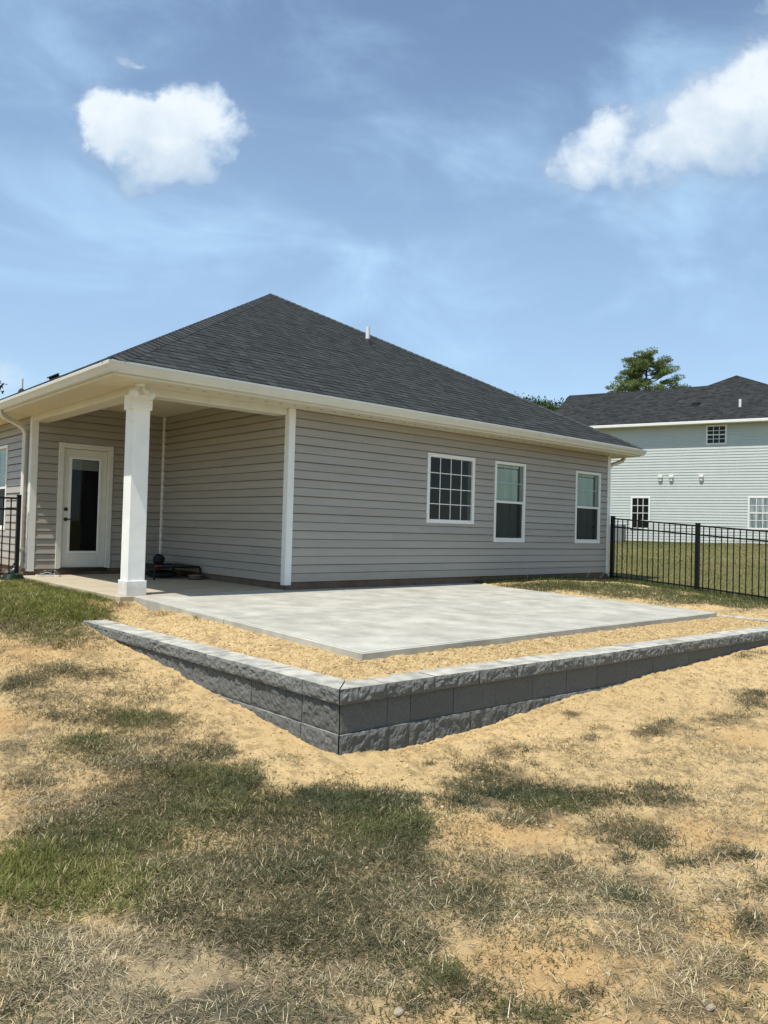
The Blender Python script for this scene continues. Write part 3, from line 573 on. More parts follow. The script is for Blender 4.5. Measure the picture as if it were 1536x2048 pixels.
m.add(vs, [(0, 1, 2, 3), (4, 5, 6, 7), (0, 1, 5, 4), (1, 2, 6, 5), (2, 3, 7, 6), (3, 0, 4, 7)]); m.build('slab_base', CONC, patio)

porch = MB().box(-2.42, -.0, 0.0, 4.04, -.34, 0.0, .01).build('porch_slab', PORCHC); tag(porch, 'tan concrete porch floor under the roof', kind='structure')

# ------------------------------------------------------------------ retaining wall: split face blocks under mitred caps
rw = thing('retaining_wall', 'low grey split-face block retaining wall with flat caps around the patio bed', 'retaining wall', (CAP_C[0], CAP_C[1], -.65))
_sid = [0]
def rough_block(name, O, ux, un, s0, s1, dep, z0, z1, face, rough, matl, mit0=0, mit1=0, chamf=.0035, nz=12, step=.014, topover=0):
    """one stone: along ux from s0 to s1, face offset outward `face` along un, depth dep inward; mitres slant the ends"""
    _sid[0] += 1; sd = _sid[0]
    if mit0: s0 += .003          # an open joint at the mitred corner
    if mit1: s1 -= .003
    ns = max(4, int((s1-s0)/step)); vs = []; fs = []
    S = np.linspace(s0+chamf*.4, s1-chamf*.4, ns+1); Z = np.linspace(z0+.001, z1-.001, nz+1)
    rows = nz+1; cols = ns+1
    big = RNG.uniform(-.3, .3, 2)
    for k, z in enumerate(Z):
        for i, s_ in enumerate(S):
            e = min(1, min(s_-s0, s1-s_)/.03, max(.0, min(z-z0, z1-z))/.02)
            nn = fbm(s_*11+sd*3.1, z*13+sd*1.7, 0, 3, 5)-.5; n2 = vnoise(s_*38+sd, z*38, 0, 9)-.5+.7*(vnoise(s_*85+sd, z*85, 0, 19)-.5)
            out = face+rough*(.25+2.3*nn+1.1*n2)*(.25+.75*e)-(1-e)*rough*.4+rough*big[0]*(z-(z0+z1)/2)/.1
            t = (s_-s0)/(s1-s0)
            ss = s_+ (mit0*(out) *(1-t) if mit0 else 0)*-1 + (mit1*out*t if mit1 else 0)
            p = O+ux*ss+un*out; vs.append((p[0], p[1], z))
    fs += [(k*cols+i, k*cols+i+1, (k+1)*cols+i+1, (k+1)*cols+i) for k in range(nz) for i in range(ns)]
    # rear outline
    b = len(vs)
    for k, z in enumerate(Z):
        for i, s_ in enumerate(S):
            if i in (0, ns):
                ss = s_+(mit0*dep if (mit0 and i == 0) else 0)-(mit1*dep if (mit1 and i == ns) else 0)
                p = O+ux*ss-un*dep; vs.append((p[0], p[1], z))
    for k in range(nz):
        fs.append((k*cols, (k+1)*cols, b+(k+1)*2, b+k*2)); fs.append((k*cols+ns, b+k*2+1, b+(k+1)*2+1, (k+1)*cols+ns))
    fs.append((b, b+nz*2, b+nz*2+1, b+1))
    fs.append(tuple([nz*cols+i for i in range(cols)]+[b+nz*2+1, b+nz*2]))
    fs.append(tuple([i for i in range(cols)]+[b+1, b]))
    m = MB(); m.add(vs, fs); return m.build(name, matl, rw)
def run_dir(A, B):
    d = (B-A); L = float(np.hypot(*d)); d = d/L; return d, L
def lay(A, B, un, widths, course, mitre0, mitre1):
    d, L = run_dir(A, B); s = 0; i = 0
    while s < L-.04:
        w = widths[i % len(widths)]; i += 1
        if L-s-w < .16: w = L-s
        first, last = s == 0, s+w >= L-1e-6
        course(A, d, un, s, s+w, mitre0 if first else 0, mitre1 if last else 0); s += w
uL = np.array([-1.0, -.03]); uL /= np.hypot(*uL); dF, _ = run_dir(CAP_C, CAP_R); uF = np.array([dF[1], -dF[0]]); uR = np.array([1.0, -.12]); uR /= np.hypot(*uR)
dl, _ = run_dir(CAP_C, CAP_L); uL = np.array([-dl[1], dl[0]]); uL = uL if uL[0] < 0 else -uL
dr_, _ = run_dir(CAP_R, CAP_E); uR = np.array([dr_[1], -dr_[0]]); uR = uR if uR[0] > 0 else -uR
def mitre(P, A, B):     # how far a mitred end slants per metre of depth
    a = (A-P)/np.hypot(*(A-P)); b = (B-P)/np.hypot(*(B-P)); return 1/math.tan(math.acos(float(a@b))/2)
mC = mitre(CAP_C, CAP_L, CAP_R); mR = mitre(CAP_R, CAP_C, CAP_E)
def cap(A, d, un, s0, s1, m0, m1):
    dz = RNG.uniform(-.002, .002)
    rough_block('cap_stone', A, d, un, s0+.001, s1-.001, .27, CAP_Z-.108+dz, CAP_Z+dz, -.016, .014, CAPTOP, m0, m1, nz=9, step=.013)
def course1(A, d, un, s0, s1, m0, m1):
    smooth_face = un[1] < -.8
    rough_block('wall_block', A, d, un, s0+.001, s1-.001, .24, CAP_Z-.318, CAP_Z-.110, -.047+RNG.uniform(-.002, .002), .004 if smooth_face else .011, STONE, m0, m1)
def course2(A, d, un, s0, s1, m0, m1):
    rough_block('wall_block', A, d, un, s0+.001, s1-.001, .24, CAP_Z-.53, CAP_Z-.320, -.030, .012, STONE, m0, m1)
capw = [.43, .475, .48, .455, .45, .45, .46]
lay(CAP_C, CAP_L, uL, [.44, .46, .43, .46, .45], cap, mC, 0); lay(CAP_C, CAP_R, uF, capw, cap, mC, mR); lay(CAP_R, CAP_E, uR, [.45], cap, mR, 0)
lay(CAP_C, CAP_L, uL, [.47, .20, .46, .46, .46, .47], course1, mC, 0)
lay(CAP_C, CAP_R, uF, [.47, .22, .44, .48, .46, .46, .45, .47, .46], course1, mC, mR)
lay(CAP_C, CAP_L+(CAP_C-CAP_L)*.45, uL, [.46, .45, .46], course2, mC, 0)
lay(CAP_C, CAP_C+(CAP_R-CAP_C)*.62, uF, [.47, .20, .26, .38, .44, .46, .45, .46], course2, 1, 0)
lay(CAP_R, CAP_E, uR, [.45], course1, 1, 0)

# ------------------------------------------------------------------ the house
L_, D_, XL, YB = 8.32, 4.04, -2.29, 20.0       # front wall length, porch depth, left wall x, rear wall y
ZB, ZS = .11, 2.611                            # bottom of siding, soffit
GXE, GYE, GRE, GZE = -2.87, -.559, 8.89, 2.757 # eaves: gutter lips and their height
SLOPE = .5694
house = thing('house', 'grey siding bungalow with a dark hipped roof and open corner porch', 'house', (3, 5, 0))
WIN = [(2.79, 3.975, 1.034, 2.216), (4.52, 5.42, .724, 2.216), (7.06, 7.965, .724, 2.216)]
def lap_wall(parent, P0, ux, un, length, z0, n, ex, openings, matl, maxlen=3.66, seed=0):
    """courses of lap siding, each panel length an object; openings = (s0, s1, z0, z1) are cut out"""
    rnd = random.Random(seed); P0 = np.array(P0, float); ux = np.array(ux, float); un = np.array(un, float)
    for k in range(n):
        za, zb = z0+k*ex, z0+(k+1)*ex
        lip = .021 if k % 2 == 0 else .016; top = .002
        cuts = [0.0]; s = rnd.uniform(.6, maxlen) if length > maxlen else length
        while s < length-.3: cuts.append(s); s += maxlen
        cuts.append(length)
        for q in range(len(cuts)-1):
            a, b = cuts[q], cuts[q+1]; a0 = a-(.02 if q else 0); lift = .0016 if q % 2 else 0
            edges = sorted({a0, b}|{e for o in openings if o[2] < zb and o[3] > za for e in (o[0], o[1]) if a0 < e < b})
            for i0, i1 in zip(edges[:-1], edges[1:]):
                lo, hi = za, zb; xm = (i0+i1)/2
                for (o0, o1, oz0, oz1) in openings:
                    if o0 < xm < o1 and oz0 < hi and oz1 > lo:
                        if oz0 <= lo and oz1 >= hi: lo = hi = None; break
                        if oz0 > lo: hi = oz0
                        else: lo = oz1
                if lo is None or hi-lo < .004: continue
                def pt(s_, z_, o_): p = P0+ux*s_+un*o_; return (p[0], p[1], z_)
                f = lambda z_: lip+(top-lip)*(z_-za)/ex+lift
                gv = .0115 if (k+1) % 2 == 0 else .007           # the groove under the next lip
                prof = [(lo, f(lo)-.0025), (lo+.0005, f(lo)), (lo+.010, f(lo+.010)+.0012 if lo == za else f(lo+.01))]
                if hi == zb and hi-gv > lo+.012: prof += [(hi-gv, f(hi)), (hi-gv+.003, -.024), (hi+.02, -.024), (hi+.02, -.027), (hi-gv-.001, -.027), (hi-gv-.003, f(hi)-.003)]
                else: prof += [(hi, f(hi)), (hi, f(hi)-.003)]
                va = [pt(i0, z_, o_) for z_, o_ in prof]; vb = [pt(i1, z_, o_) for z_, o_ in prof]; c = len(prof)
                m = MB(); m.add(va+vb, [(j, (j+1) % c, c+(j+1) % c, c+j) for j in range(c)]+[tuple(range(c)), tuple(range(c, 2*c))])
                m.build('siding_plank', matl, parent)
NROW = 20; EX = (ZS-ZB)/NROW
lap_wall(house, (.085, 0, 0), (1, 0, 0), (0, -1, 0), L_-.17, ZB, NROW, EX, [(w[0]-.085, w[1]-.085, w[2], w[3]) for w in WIN], SIDING, seed=1)
lap_wall(house, (0, .085, 0), (0, 1, 0), (-1, 0, 0), D_-.129, ZB-.01, 22, EX, [], SIDING, seed=2)
DOOR = (-1.873, -.948, .10, 2.218)
lap_wall(house, (XL+.085, D_, 0), (1, 0, 0), (0, -1, 0), -XL-.129, ZB-.01, 22, EX, [(DOOR[0]-XL-.085, DOOR[1]-XL-.085, 0, DOOR[3])], SIDING, seed=3)
LW = (5.36, 6.26, .71, 2.22)
lap_wall(house, (XL, D_+.085, 0), (0, 1, 0), (-1, 0, 0), 9.0, ZB, NROW, EX, [(LW[0]-D_-.085, LW[1]-D_-.085, LW[2], LW[3])], SIDING, seed=4)
lap_wall(house, (L_, .085, 0), (0, 1, 0), (1, 0, 0), 12.0, ZB, NROW, EX, [], SIDING, seed=5)
# rear and the far ends of the side walls, out of sight from the yard
m = MB(); m.box(XL-.01, XL+.05, 13.1, YB, ZB, ZS); m.box(L_-.05, L_+.01, 12.1, YB, ZB, ZS); m.box(XL, L_, YB-.06, YB, ZB, ZS); m.build('rear_wall', SIDING, house)
# corner trim
def corner_post(x, y, sx, sy, z0, z1, w=.088, t=.022, name='corner_trim'):
    """outside corner: two faces of white trim, the corner edge at x,y, arms running to +sx and +sy"""
    m = MB()
    X = sorted((x-sx*t, x+sx*w)); Y = sorted((y-sy*t, y)); m.box(X[0], X[1], Y[0], Y[1], z0, z1, .003)
    X = sorted((x-sx*t, x)); Y = sorted((y+sy*.0005, y+sy*w)); m.box(X[0], X[1], Y[0], Y[1], z0, z1, .003)
    m.build(name, WHITE, house)
corner_post(0, 0, 1, 1, ZB-.045, ZS); corner_post(XL, D_, 1, 1, ZB-.045, ZS); corner_post(L_, 0, -1, 1, ZB-.03, ZS)
m = MB().box(-.044, -.001, D_-.044, D_-.001, ZB-.03, 2.845, .004); m.build('inside_corner_trim', WHITE, house)
# foundation
m = MB(); m.box(.012, L_-.012, .006, .18, -.4, ZB+.01); m.box(.006, .18, .19, D_+.3, -.4, ZB); m.box(XL+.02, -.02, D_+.012, D_+.2, -.4, ZB)
m.box(XL+.012, XL+.2, D_+.21, YB, -.4, ZB+.01); m.box(L_-.2, L_-.012, .19, YB, -.4, ZB+.01); m.box(XL+.21, L_-.21, YB-.2, YB-.01, -.4, ZB+.01)
m.build('foundation', FOUND, house)
# rooms behind the windows
m = MB()
def room(x0, x1, y0, y1, z0, z1, skip):
    P = lambda x, y, z: (x, y, z)
    F = {'x0': [(x0, y0, z0), (x0, y1, z0), (x0, y1, z1), (x0, y0, z1)], 'x1': [(x1, y0, z0), (x1, y1, z0), (x1, y1, z1), (x1, y0, z1)],
         'y0': [(x0, y0, z0), (x1, y0, z0), (x1, y0, z1), (x0, y0, z1)], 'y1': [(x0, y1, z0), (x1, y1, z0), (x1, y1, z1), (x0, y1, z1)], 'z1': [(x0, y0, z1), (x1, y0, z1), (x1, y1, z1), (x0, y1, z1)]}
    for k, q in F.items():
        if k not in skip: m.quad(*q)
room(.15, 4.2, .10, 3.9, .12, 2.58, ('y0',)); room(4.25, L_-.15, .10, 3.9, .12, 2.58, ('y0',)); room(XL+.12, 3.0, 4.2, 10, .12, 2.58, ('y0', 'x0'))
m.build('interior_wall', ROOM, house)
m = MB(); m.box(.1, L_-.1, .09, 4.0, .06, .115); m.box(XL+.1, 3.1, 4.05, 10.1, .06, .115); m.build('interior_floor', ROOMFLOOR, house)

def window(parent, P0, ux, un, w, z0, z1, style, fw=.052, matf=WHITE, blinds=True, depth=.09):
    """vinyl window; P0 = lower corner on the wall line, un points out of the wall"""
    P0 = np.array(P0, float); ux = np.array(ux, float); un = np.array(un, float); inw = -un
    fr = lambda s, o, z: tuple(P0+ux*s+un*o+np.array([0, 0, z]))
    h = z1-z0; m = MB()
    def bx(mb, s0, s1, o0, o1, a, b, c=.004): mb.box(s0, s1, o0, o1, a, b, c, fr)
    bx(m, 0, fw, -depth, .024, z0, z1); bx(m, w-fw, w, -depth, .024, z0, z1); bx(m, fw-.002, w-fw+.002, -depth, .0235, z1-fw, z1-.0005); bx(m, fw-.002, w-fw+.002, -depth, .0235, z0+.0005, z0+fw)
    if style == 'hung':
        bx(m, fw-.002, w-fw+.002, -.045, .010, z0+h*.5-.022, z0+h*.5+.022)
        bx(m, fw-.002, fw+.022, -.05, .006, z0+fw, z0+h*.5-.022, .002); bx(m, w-fw-.022, w-fw+.002, -.05, .006, z0+fw, z0+h*.5-.022, .002); bx(m, fw+.02, w-fw-.02, -.05, .0055, z0+fw-.002, z0+fw+.03, .002)
    o = m.build('window', matf, parent)
    sashes = [(z0+fw, z1-fw, 4, 4)] if style == 'grid' else [(z0+h*.5+.022, z1-fw, 3, 2), (z0+fw+.03, z0+h*.5-.022, 3, 2)]
    for q, (a, b, nc, nr) in enumerate(sashes):
        off = -.012 if style == 'grid' else (-.006, -.030)[q]
        p = MB(); p.quad(fr(fw, off, a), fr(w-fw, off, a), fr(w-fw, off, b), fr(fw, off, b)); p.build('pane', GLASS, o, recalc=False)
        for i in range(1, nc):
            s_ = fw+(w-2*fw)*i/nc; m0 = .0015 if style == 'grid' else -.009; g_ = MB(); g_.box(s_-.007, s_+.007, off+m0, off+m0+.0065, a, b, 0, fr); g_.build('muntin', matf, o)
        for i in range(1, nr):
            zz = a+(b-a)*i/nr; m0 = .001 if style == 'grid' else -.0085; g_ = MB(); g_.box(fw, w-fw, off+m0-.0004, off+m0+.0058, zz-.007, zz+.007, 0, fr); g_.build('muntin', matf, o)
    if style == 'hung':
        a, b = sashes[1][:2]; p = MB(); p.quad(fr(fw, .004, a-.02), fr(w-fw, .004, a-.02), fr(w-fw, .004, b), fr(fw, .004, b)); p.build('insect_screen', SCREEN, o)
        if blinds:
            p = MB(); n = int((h-.12)/.043)
            for i in range(n):
                zc = z0+.06+i*.043
                p.add([fr(fw-.02, -.088, zc-.022), fr(w-fw+.02-.07, -.088, zc-.022), fr(w-fw+.02-.07, -.108, zc+.024), fr(fw-.02, -.108, zc+.024)], [(0, 1, 2, 3)])
            for s_ in (w*.28, w*.66): p.box(s_-.003, s_+.003, -.086, -.083, z0+.06, z1-.05, 0, fr)
            p.box(fw-.02, w-fw-.05, -.13, -.08, z1-.10, z1-.055, 0, fr); b_ = p.build('window_blind', BLIND, o); b_['kind'] = 'stuff'
    return o
window(house, (WIN[0][0], 0, 0), (1, 0, 0), (0, -1, 0), WIN[0][1]-WIN[0][0], WIN[0][2], WIN[0][3], 'grid', fw=.065)
for w in WIN[1:]: window(house, (w[0], 0, 0), (1, 0, 0), (0, -1, 0), w[1]-w[0], w[2], w[3], 'hung')
window(house, (XL, LW[1], 0), (0, -1, 0), (-1, 0, 0), LW[1]-LW[0], LW[2], LW[3], 'hung')

# back door
x0, x1, z0, z1 = DOOR
m = MB(); m.box(x0, x0+.09, D_-.035, D_+.09, z0, z1, .006); m.box(x1-.09, x1, D_-.035, D_+.09, z0, z1, .006); m.box(x0+.088, x1-.088, D_-.034, D_+.09, z1-.09, z1-.001, .006)
dfr = m.build('door_frame', CREAM, house)
m = MB(); m.box(x0+.06, x1-.06, D_-.06, D_+.12, z0-.03, z0+.012, .004); m.build('threshold', BRONZE, dfr)
a, b, c, d = x0+.093, x1-.093, z0+.02, z1-.095
ga, gb, gc, gd_ = a+.112, b-.112, c+.25, d-.14
m = MB(); yf = D_+.012
m.box(a, ga, yf, yf+.044, c, d, .003); m.box(gb, b, yf, yf+.044, c, d, .003); m.box(ga-.001, gb+.001, yf+.0005, yf+.044, c, gc, .003); m.box(ga-.001, gb+.001, yf+.0005, yf+.044, gd_, d, .003)
door = m.build('door', CREAM, house)
m = MB(); t = .028; m.box(ga-.012, ga+t, yf-.012, yf+.01, gc-.012, gd_+.012, .005); m.box(gb-t, gb+.012, yf-.012, yf+.01, gc-.012, gd_+.012, .005); m.box(ga+t-.002, gb-t+.002, yf-.0115, yf+.01, gd_-t, gd_+.0115, .005); m.box(ga+t-.002, gb-t+.002, yf-.0115, yf+.01, gc-.0115, gc+t, .005)
m.build('glass_moulding', WHITE, door)
m = MB(); m.quad((ga, yf+.006, gc), (gb, yf+.006, gc), (gb, yf+.006, gd_), (ga, yf+.006, gd_)); m.build('door_glass', DOORGLASS, door, recalc=False)
m = MB(); zt = gd_-t-.005
for i in range(7): m.box(ga+.035, gb-.035, yf+.016, yf+.034, zt-.022-i*.021, zt-.006-i*.021)
for s_ in (.3, .72): m.box(ga+.03+(gb-ga-.06)*s_, ga+.037+(gb-ga-.06)*s_, yf+.0145, yf+.0155, zt-.15, zt)
m.box(ga+.033, gb-.033, yf+.014, yf+.036, zt-.172, zt-.153); m.build('door_blind', WHITE, door)
for zz, r in ((1.10, .031), (.93, .031)):
    m = MB(); m.tube([(a+.06, yf+.001, zz), (a+.06, yf-.018, zz)], r, 16); m.tube([(a+.06, yf-.012, zz), (a+.06, yf-.035, zz)], .014, 10)
    if zz < 1: m.tube([(a+.06, yf-.045, zz), (a+.10, yf-.047, zz+.004), (a+.155, yf-.045, zz-.004)], [.011, .010, .007], 10); m.tube([(a+.06, yf-.03, zz), (a+.06, yf-.052, zz)], .013, 10); m.build('door_handle', BRONZE, door)
    else: m.build('deadbolt', BRONZE, door)

# porch: beams, ceiling, column
m = MB(); m.box(-2.31, -.02, .03, .285, 2.515, ZS+.25, .006); m.build('porch_beam', CREAM, house)
m = MB(); m.box(-2.31, -2.055, .287, D_-.002, 2.515, ZS+.25, .006); m.build('porch_beam', CREAM, house)
m = MB(); m.box(-2.054, -.001, .286, D_-.001, 2.845, 2.87); m.build('porch_ceiling', SOFFIT, house)
cx, cy, b_ = -2.322, .036, .262
m = MB().box(cx+.02, cx+b_-.02, cy+.02, cy+b_-.02, .10, 2.44, .003); col = m.build('porch_column', COLUMN, house)
m = MB().box(cx, cx+b_, cy, cy+b_, .0, .182, .004); m.build('column_base', COLUMN, col)
m = MB().box(cx, cx+b_, cy, cy+b_, 2.325, 2.514, .004); m.build('column_cap', COLUMN, col)
# soffit ring, fascia, gutters
FO = .12
fx0, fy0, fx1, fy1 = GXE+FO, GYE+FO, GRE-FO, YB+.45
m = MB(); t = .012
m.box(fx0, fx1, fy0, .028, ZS, ZS+t); m.box(fx0, -2.312, .028, D_, ZS, ZS+t); m.box(fx0, XL+.02, D_, YB, ZS, ZS+t); m.box(L_-.02, fx1, .028, YB, ZS, ZS+t)
m.box(-.02, .06, .028, .04, ZS, ZS+t)
m.build('soffit', SOFFIT, house)
m = MB()
for i in range(46):
    x = -2.0+i*.235
    if x > L_: break
    for j in range(5): m.box(x+j*.011, x+j*.011+.005, -.262, -.236, ZS-.0015, ZS+.002)
v_ = m.build('soffit_vent_slots', BRONZE, house); v_['kind'] = 'stuff'
m = MB(); zf0, zf1 = ZS-.004, GZE+.03
m.box(fx0-.018, fx1+.018, fy0-.018, fy0-.0005, zf0, zf1, .002); m.box(fx0-.018, fx0-.0005, fy0, fy1, zf0, zf1, .002); m.box(fx1+.0005, fx1+.018, fy0, fy1, zf0, zf1, .002); m.build('fascia', CREAM, house)
GP = [(.020, .006), (.020, -.105), (.024, -.118), (.072, -.118), (.080, -.100), (.086, -.078), (.104, -.055), (.113, -.038), (.116, -.012), (.116, -.001), (.104, -.001), (.104, -.009), (.110, -.012), (.107, -.036), (.082, -.072), (.070, -.112), (.026, -.112), (.026, .006)]
def gutter(pts_fn):
    m = MB(); c = len(GP); A = [pts_fn(o, 0)+(GZE+z,) for o, z in GP]; B = [pts_fn(o, 1)+(GZE+z,) for o, z in GP]
    m.add(A+B, [(j, (j+1) % c, c+(j+1) % c, c+j) for j in range(c)]+[tuple(range(c)), tuple(range(c, 2*c))]); return m.build('gutter', CREAM, house)
gutter(lambda o, e: ((fx0-o, fx1+o)[e], fy0-o)); gutter(lambda o, e: (fx0-o, (fy0-o, fy1)[e])); gutter(lambda o, e: (fx1+o, (fy0-o, fy1)[e]))
# a wrap over the mitre and one hanger strap
m = MB(); c = len(GP); fnA = lambda o: (fx0-o*1.02, fy0-o*1.02); 
A = [fnA(o+.0015)+(GZE+z,) for o, z in GP[4:10]]; B = [(fx0+.11, fy0-o-.0025, GZE+z) for o, z in GP[4:10]]
m.add(A+B, [(j, j+1, j+7, j+6) for j in range(5)]); m.build('gutter_joint', CREAM, house)
# downspouts (section about 6 x 8 cm)
pr = [(-.03, -.036), (-.024, -.042), (.024, -.042), (.03, -.036), (.03, .036), (.024, .042), (-.024, .042), (-.03, .036)]
def downspout(pts): return MB().tube(pts, 1, prof=pr).build('downspout', CREAM, house)
d1 = downspout([(-2.80, 4.02, 2.66), (-2.79, 4.03, 2.60), (-2.74, 4.06, 2.555), (-2.50, 4.16, 2.47), (-2.39, 4.20, 2.41), (-2.352, 4.215, 2.33), (-2.352, 4.215, 1.2), (-2.352, 4.215, .22), (-2.37, 4.20, .13), (-2.46, 4.16, .06), (-2.60, 4.08, .03)])
m = MB(); m.box(-2.392, -2.31, 4.168, 4.262, .40, .412); m.box(-2.392, -2.31, 4.168, 4.262, .425, .437); m.build('downspout_strap', CREAM, house)
downspout([(8.82, -.03, 2.66), (8.82, -.03, 2.59), (8.77, -.02, 2.535), (8.52, .05, 2.45), (8.41, .085, 2.39), (8.372, .10, 2.30), (8.372, .10, .2), (8.40, .11, .1), (8.55, .14, .03)])
# soffit lights (small recessed cans)
for x, y in ((.908, -.27), (3.95, -.23)):
    m = MB(); m.lathe([(.085, -.001), (.085, -.012), (.062, -.014), (.055, -.002)], (x, y, ZS), 20); o = m.build('recessed_light', CREAM, house)
    m = MB(); m.lathe([(.0005, -.005), (.056, -.005)], (x, y, ZS), 20); m.build('lamp_lens', BRONZE, o)

# roof: shingled planes
def shingle_plane(O, ux, uu, nrm, poly, ex=.143, seed=0, parent=None, name='shingles', matl=None, tabw=(.08, .20), tone=(.038, .062)):
    """O origin on eave, ux along eave, uu up the slope; poly = convex outline in (s, t)"""
    rnd = np.random.default_rng(seed); O = np.array(O, float); ux = np.array(ux, float); uu = np.array(uu, float); nrm = np.array(nrm, float)
    V = []; C = []; Q = []
    def span(t):
        xs = []
        n = len(poly)
        for i in range(n):
            (x0, t0), (x1, t1) = poly[i], poly[(i+1) % n]
            if (t0-t)*(t1-t) <= 0 and abs(t1-t0) > 1e-9: xs.append(x0+(x1-x0)*(t-t0)/(t1-t0))
        return (min(xs), max(xs)) if len(xs) > 1 else None
    tmin = min(p[1] for p in poly); tmax = max(p[1] for p in poly); t = tmin; k = 0
    while t < tmax-.02:
        t1 = min(t+ex, tmax-.003); sA = span(t+1e-4); sB = span(t1-1e-4)
        if sA and sB:
            s = sA[0]-rnd.uniform(0, .1); 
            while s < sA[1]:
                w = rnd.uniform(*tabw); e = min(s+w, sA[1]); s0 = max(s, sA[0])
                if e-s0 > .01:
                    h = rnd.choice([.004, .004, .010])+rnd.uniform(0, .0015)
                    c = rnd.uniform(tone[0], tone[1])*(1.12 if h > .008 else .92); c = np.array([c*.95, c*1.02, c*1.02])
                    a0 = max(s0, min(sB[1], sB[0])) if False else s0
                    u0 = min(max(s0, sB[0]), sB[1]); u1 = min(max(e, sB[0]), sB[1])
                    P = lambda q, r, z: O+ux*q+uu*r+nrm*z
                    g_ = .002
                    b = len(V); V.extend([P(s0+g_, t, h), P(e-g_, t, h), P(u1, t1+.02, .001), P(u0, t1+.02, .001), P(s0+g_, t, -.004), P(e-g_, t, -.004)])
                    C.extend([c]*6); Q.extend([(b, b+1, b+2, b+3), (b+4, b+5, b+1, b)])
                s += w
        t += ex; k += 1
    b = len(V); n = len(poly)
    V.extend([O+ux*p[0]+uu*p[1]-nrm*.003 for p in poly]); C.extend([np.array([.02, .02, .021])]*n)
    loops = [i for q in Q for i in q]+[b+i for i in range(n)]
    starts = [4*i for i in range(len(Q))]+[4*len(Q)]
    o = np_mesh(name, np.array(V), loops, starts, None, matl or SHINGLE, np.array(C), 'tone', False, parent)
    o['kind'] = 'stuff'; return o
roof = MB()
ins_ = .085
ex0, ey0, ex1, ey1 = GXE+ins_, GYE+ins_, GRE-ins_, fy1+.05
zr = GZE+SLOPE*ins_*.55
halfw = (ex1-ex0)/2; AP = (ex0+halfw, ey0+halfw, zr+SLOPE*halfw); AP2 = (ex0+halfw, ey1-halfw, AP[2])
cs = 1/math.sqrt(1+SLOPE**2); sn = SLOPE*cs
roof.add([(ex0, ey0, zr-.014), (ex1, ey0, zr-.014), (ex1, ey1, zr-.014), (ex0, ey1, zr-.014), (AP[0], AP[1], AP[2]-.014), (AP2[0], AP2[1], AP2[2]-.014)], [(0, 1, 4), (1, 2, 5, 4), (2, 3, 5), (3, 0, 4, 5)])
roof_o = roof.build('roof', RIDGE, house)
tl = halfw/cs
shingle_plane((ex0, ey0, zr), (1, 0, 0), (0, cs, sn), (0, -sn, cs), [(0, 0), (2*halfw, 0), (halfw, tl)], seed=21, parent=roof_o)
Ly = ey1-ey0
shingle_plane((ex0, ey0, zr), (0, 1, 0), (cs, 0, sn), (-sn, 0, cs), [(0, 0), (Ly, 0), (Ly-halfw, tl), (halfw, tl)], seed=22, parent=roof_o)
shingle_plane((ex1, ey0, zr), (0, 1, 0), (-cs, 0, sn), (sn, 0, cs), [(0, 0), (Ly, 0), (Ly-halfw, tl), (halfw, tl)], ex=.20, tabw=(.3, .6), seed=23, parent=roof_o)
# drip edge
m = MB(); m.box(ex0-.012, ex1+.012, ey0-.014, ey0-.004, zr-.035, zr-.004); m.box(ex0-.014, ex0-.004, ey0-.004, ey1, zr-.035, zr-.004); m.build('drip_edge', CREAM, roof_o)
# hip and ridge caps
def caps(A, B, n1, n2, ex=.142, over=.19, w=.15):
    A = Vector(A); B = Vector(B); d = (B-A); Lh = d.length; d.normalize(); n1 = Vector(n1); n2 = Vector(n2)
    up = (n1+n2).normalized(); w1 = d.cross(n1).normalized(); w2 = d.cross(n2).normalized()
    if w1.dot(n2) > 0: w1 = -w1
    if w2.dot(n1) > 0: w2 = -w2
    nseg = int(Lh/ex); first = None
    lift0, lift1 = .020, .008
    for i in range(nseg):
        P = A+d*(i*ex)
        if first is None:
            m = MB(); 
            def ring(s, l): return [P+d*s+w1*w+up*(l-.006), P+d*s+w1*.02+up*(l+.001), P+d*s+up*(l+.005), P+d*s+w2*.02+up*(l+.001), P+d*s+w2*w+up*(l-.006)]
            r0, r1 = ring(0, lift0), ring(over, lift1); rb = [p-up*.009 for p in r0]
            m.add([tuple(p) for p in r0+r1+rb], [(j, j+1, 6+j, 5+j) for j in range(4)]+[(10+j, 11+j, j+1, j) for j in range(4)])
            first = m.build('ridge_cap', RIDGE, roof_o, loc=tuple(P))
        else: copy_part(first, roof_o, tuple(P))
nF, nL, nR = (0, -sn, cs), (-sn, 0, cs), (sn, 0, cs)
caps((ex0, ey0, zr), AP, nF, nL); caps((ex1, ey0, zr), AP, nF, nR); caps(AP, AP2, nL, nR, ex=.2)
# roof pipes and the box vent
def on_front(x, y): return zr+SLOPE*(y-ey0)
def on_left(x): return zr+SLOPE*(x-ex0)
m = MB(); x, y = 3.962, 3.05; z = on_front(x, y); m.tube([(x, y, z-.05), (x, y, z+.33)], .044, 16); vp = m.build('vent_pipe', PVC, roof_o, smooth=False)
m = MB(); m.lathe([(.12, -.06), (.085, .02), (.055, .075), (.046, .08)], (x, y, z), 16); m.build('pipe_flashing', BLACKRUB, vp)
m = MB(); x, y = 0.15, 13.4; z = on_left(x); m.tube([(x, y, z-.05), (x, y, z+.36)], .036, 14); vp = m.build('vent_pipe', PVC, roof_o)
m = MB(); m.lathe([(.11, -.06), (.08, .02), (.05, .07), (.038, .08)], (x, y, z), 14); m.build('pipe_flashing', BLACKRUB, vp)
m = MB(); x, y = 0.1, 10.5; z = on_left(x); fr = lambda a, b, c: (x+a*cs-c*sn*-1*-1, y+b, z+a*sn+c*cs)
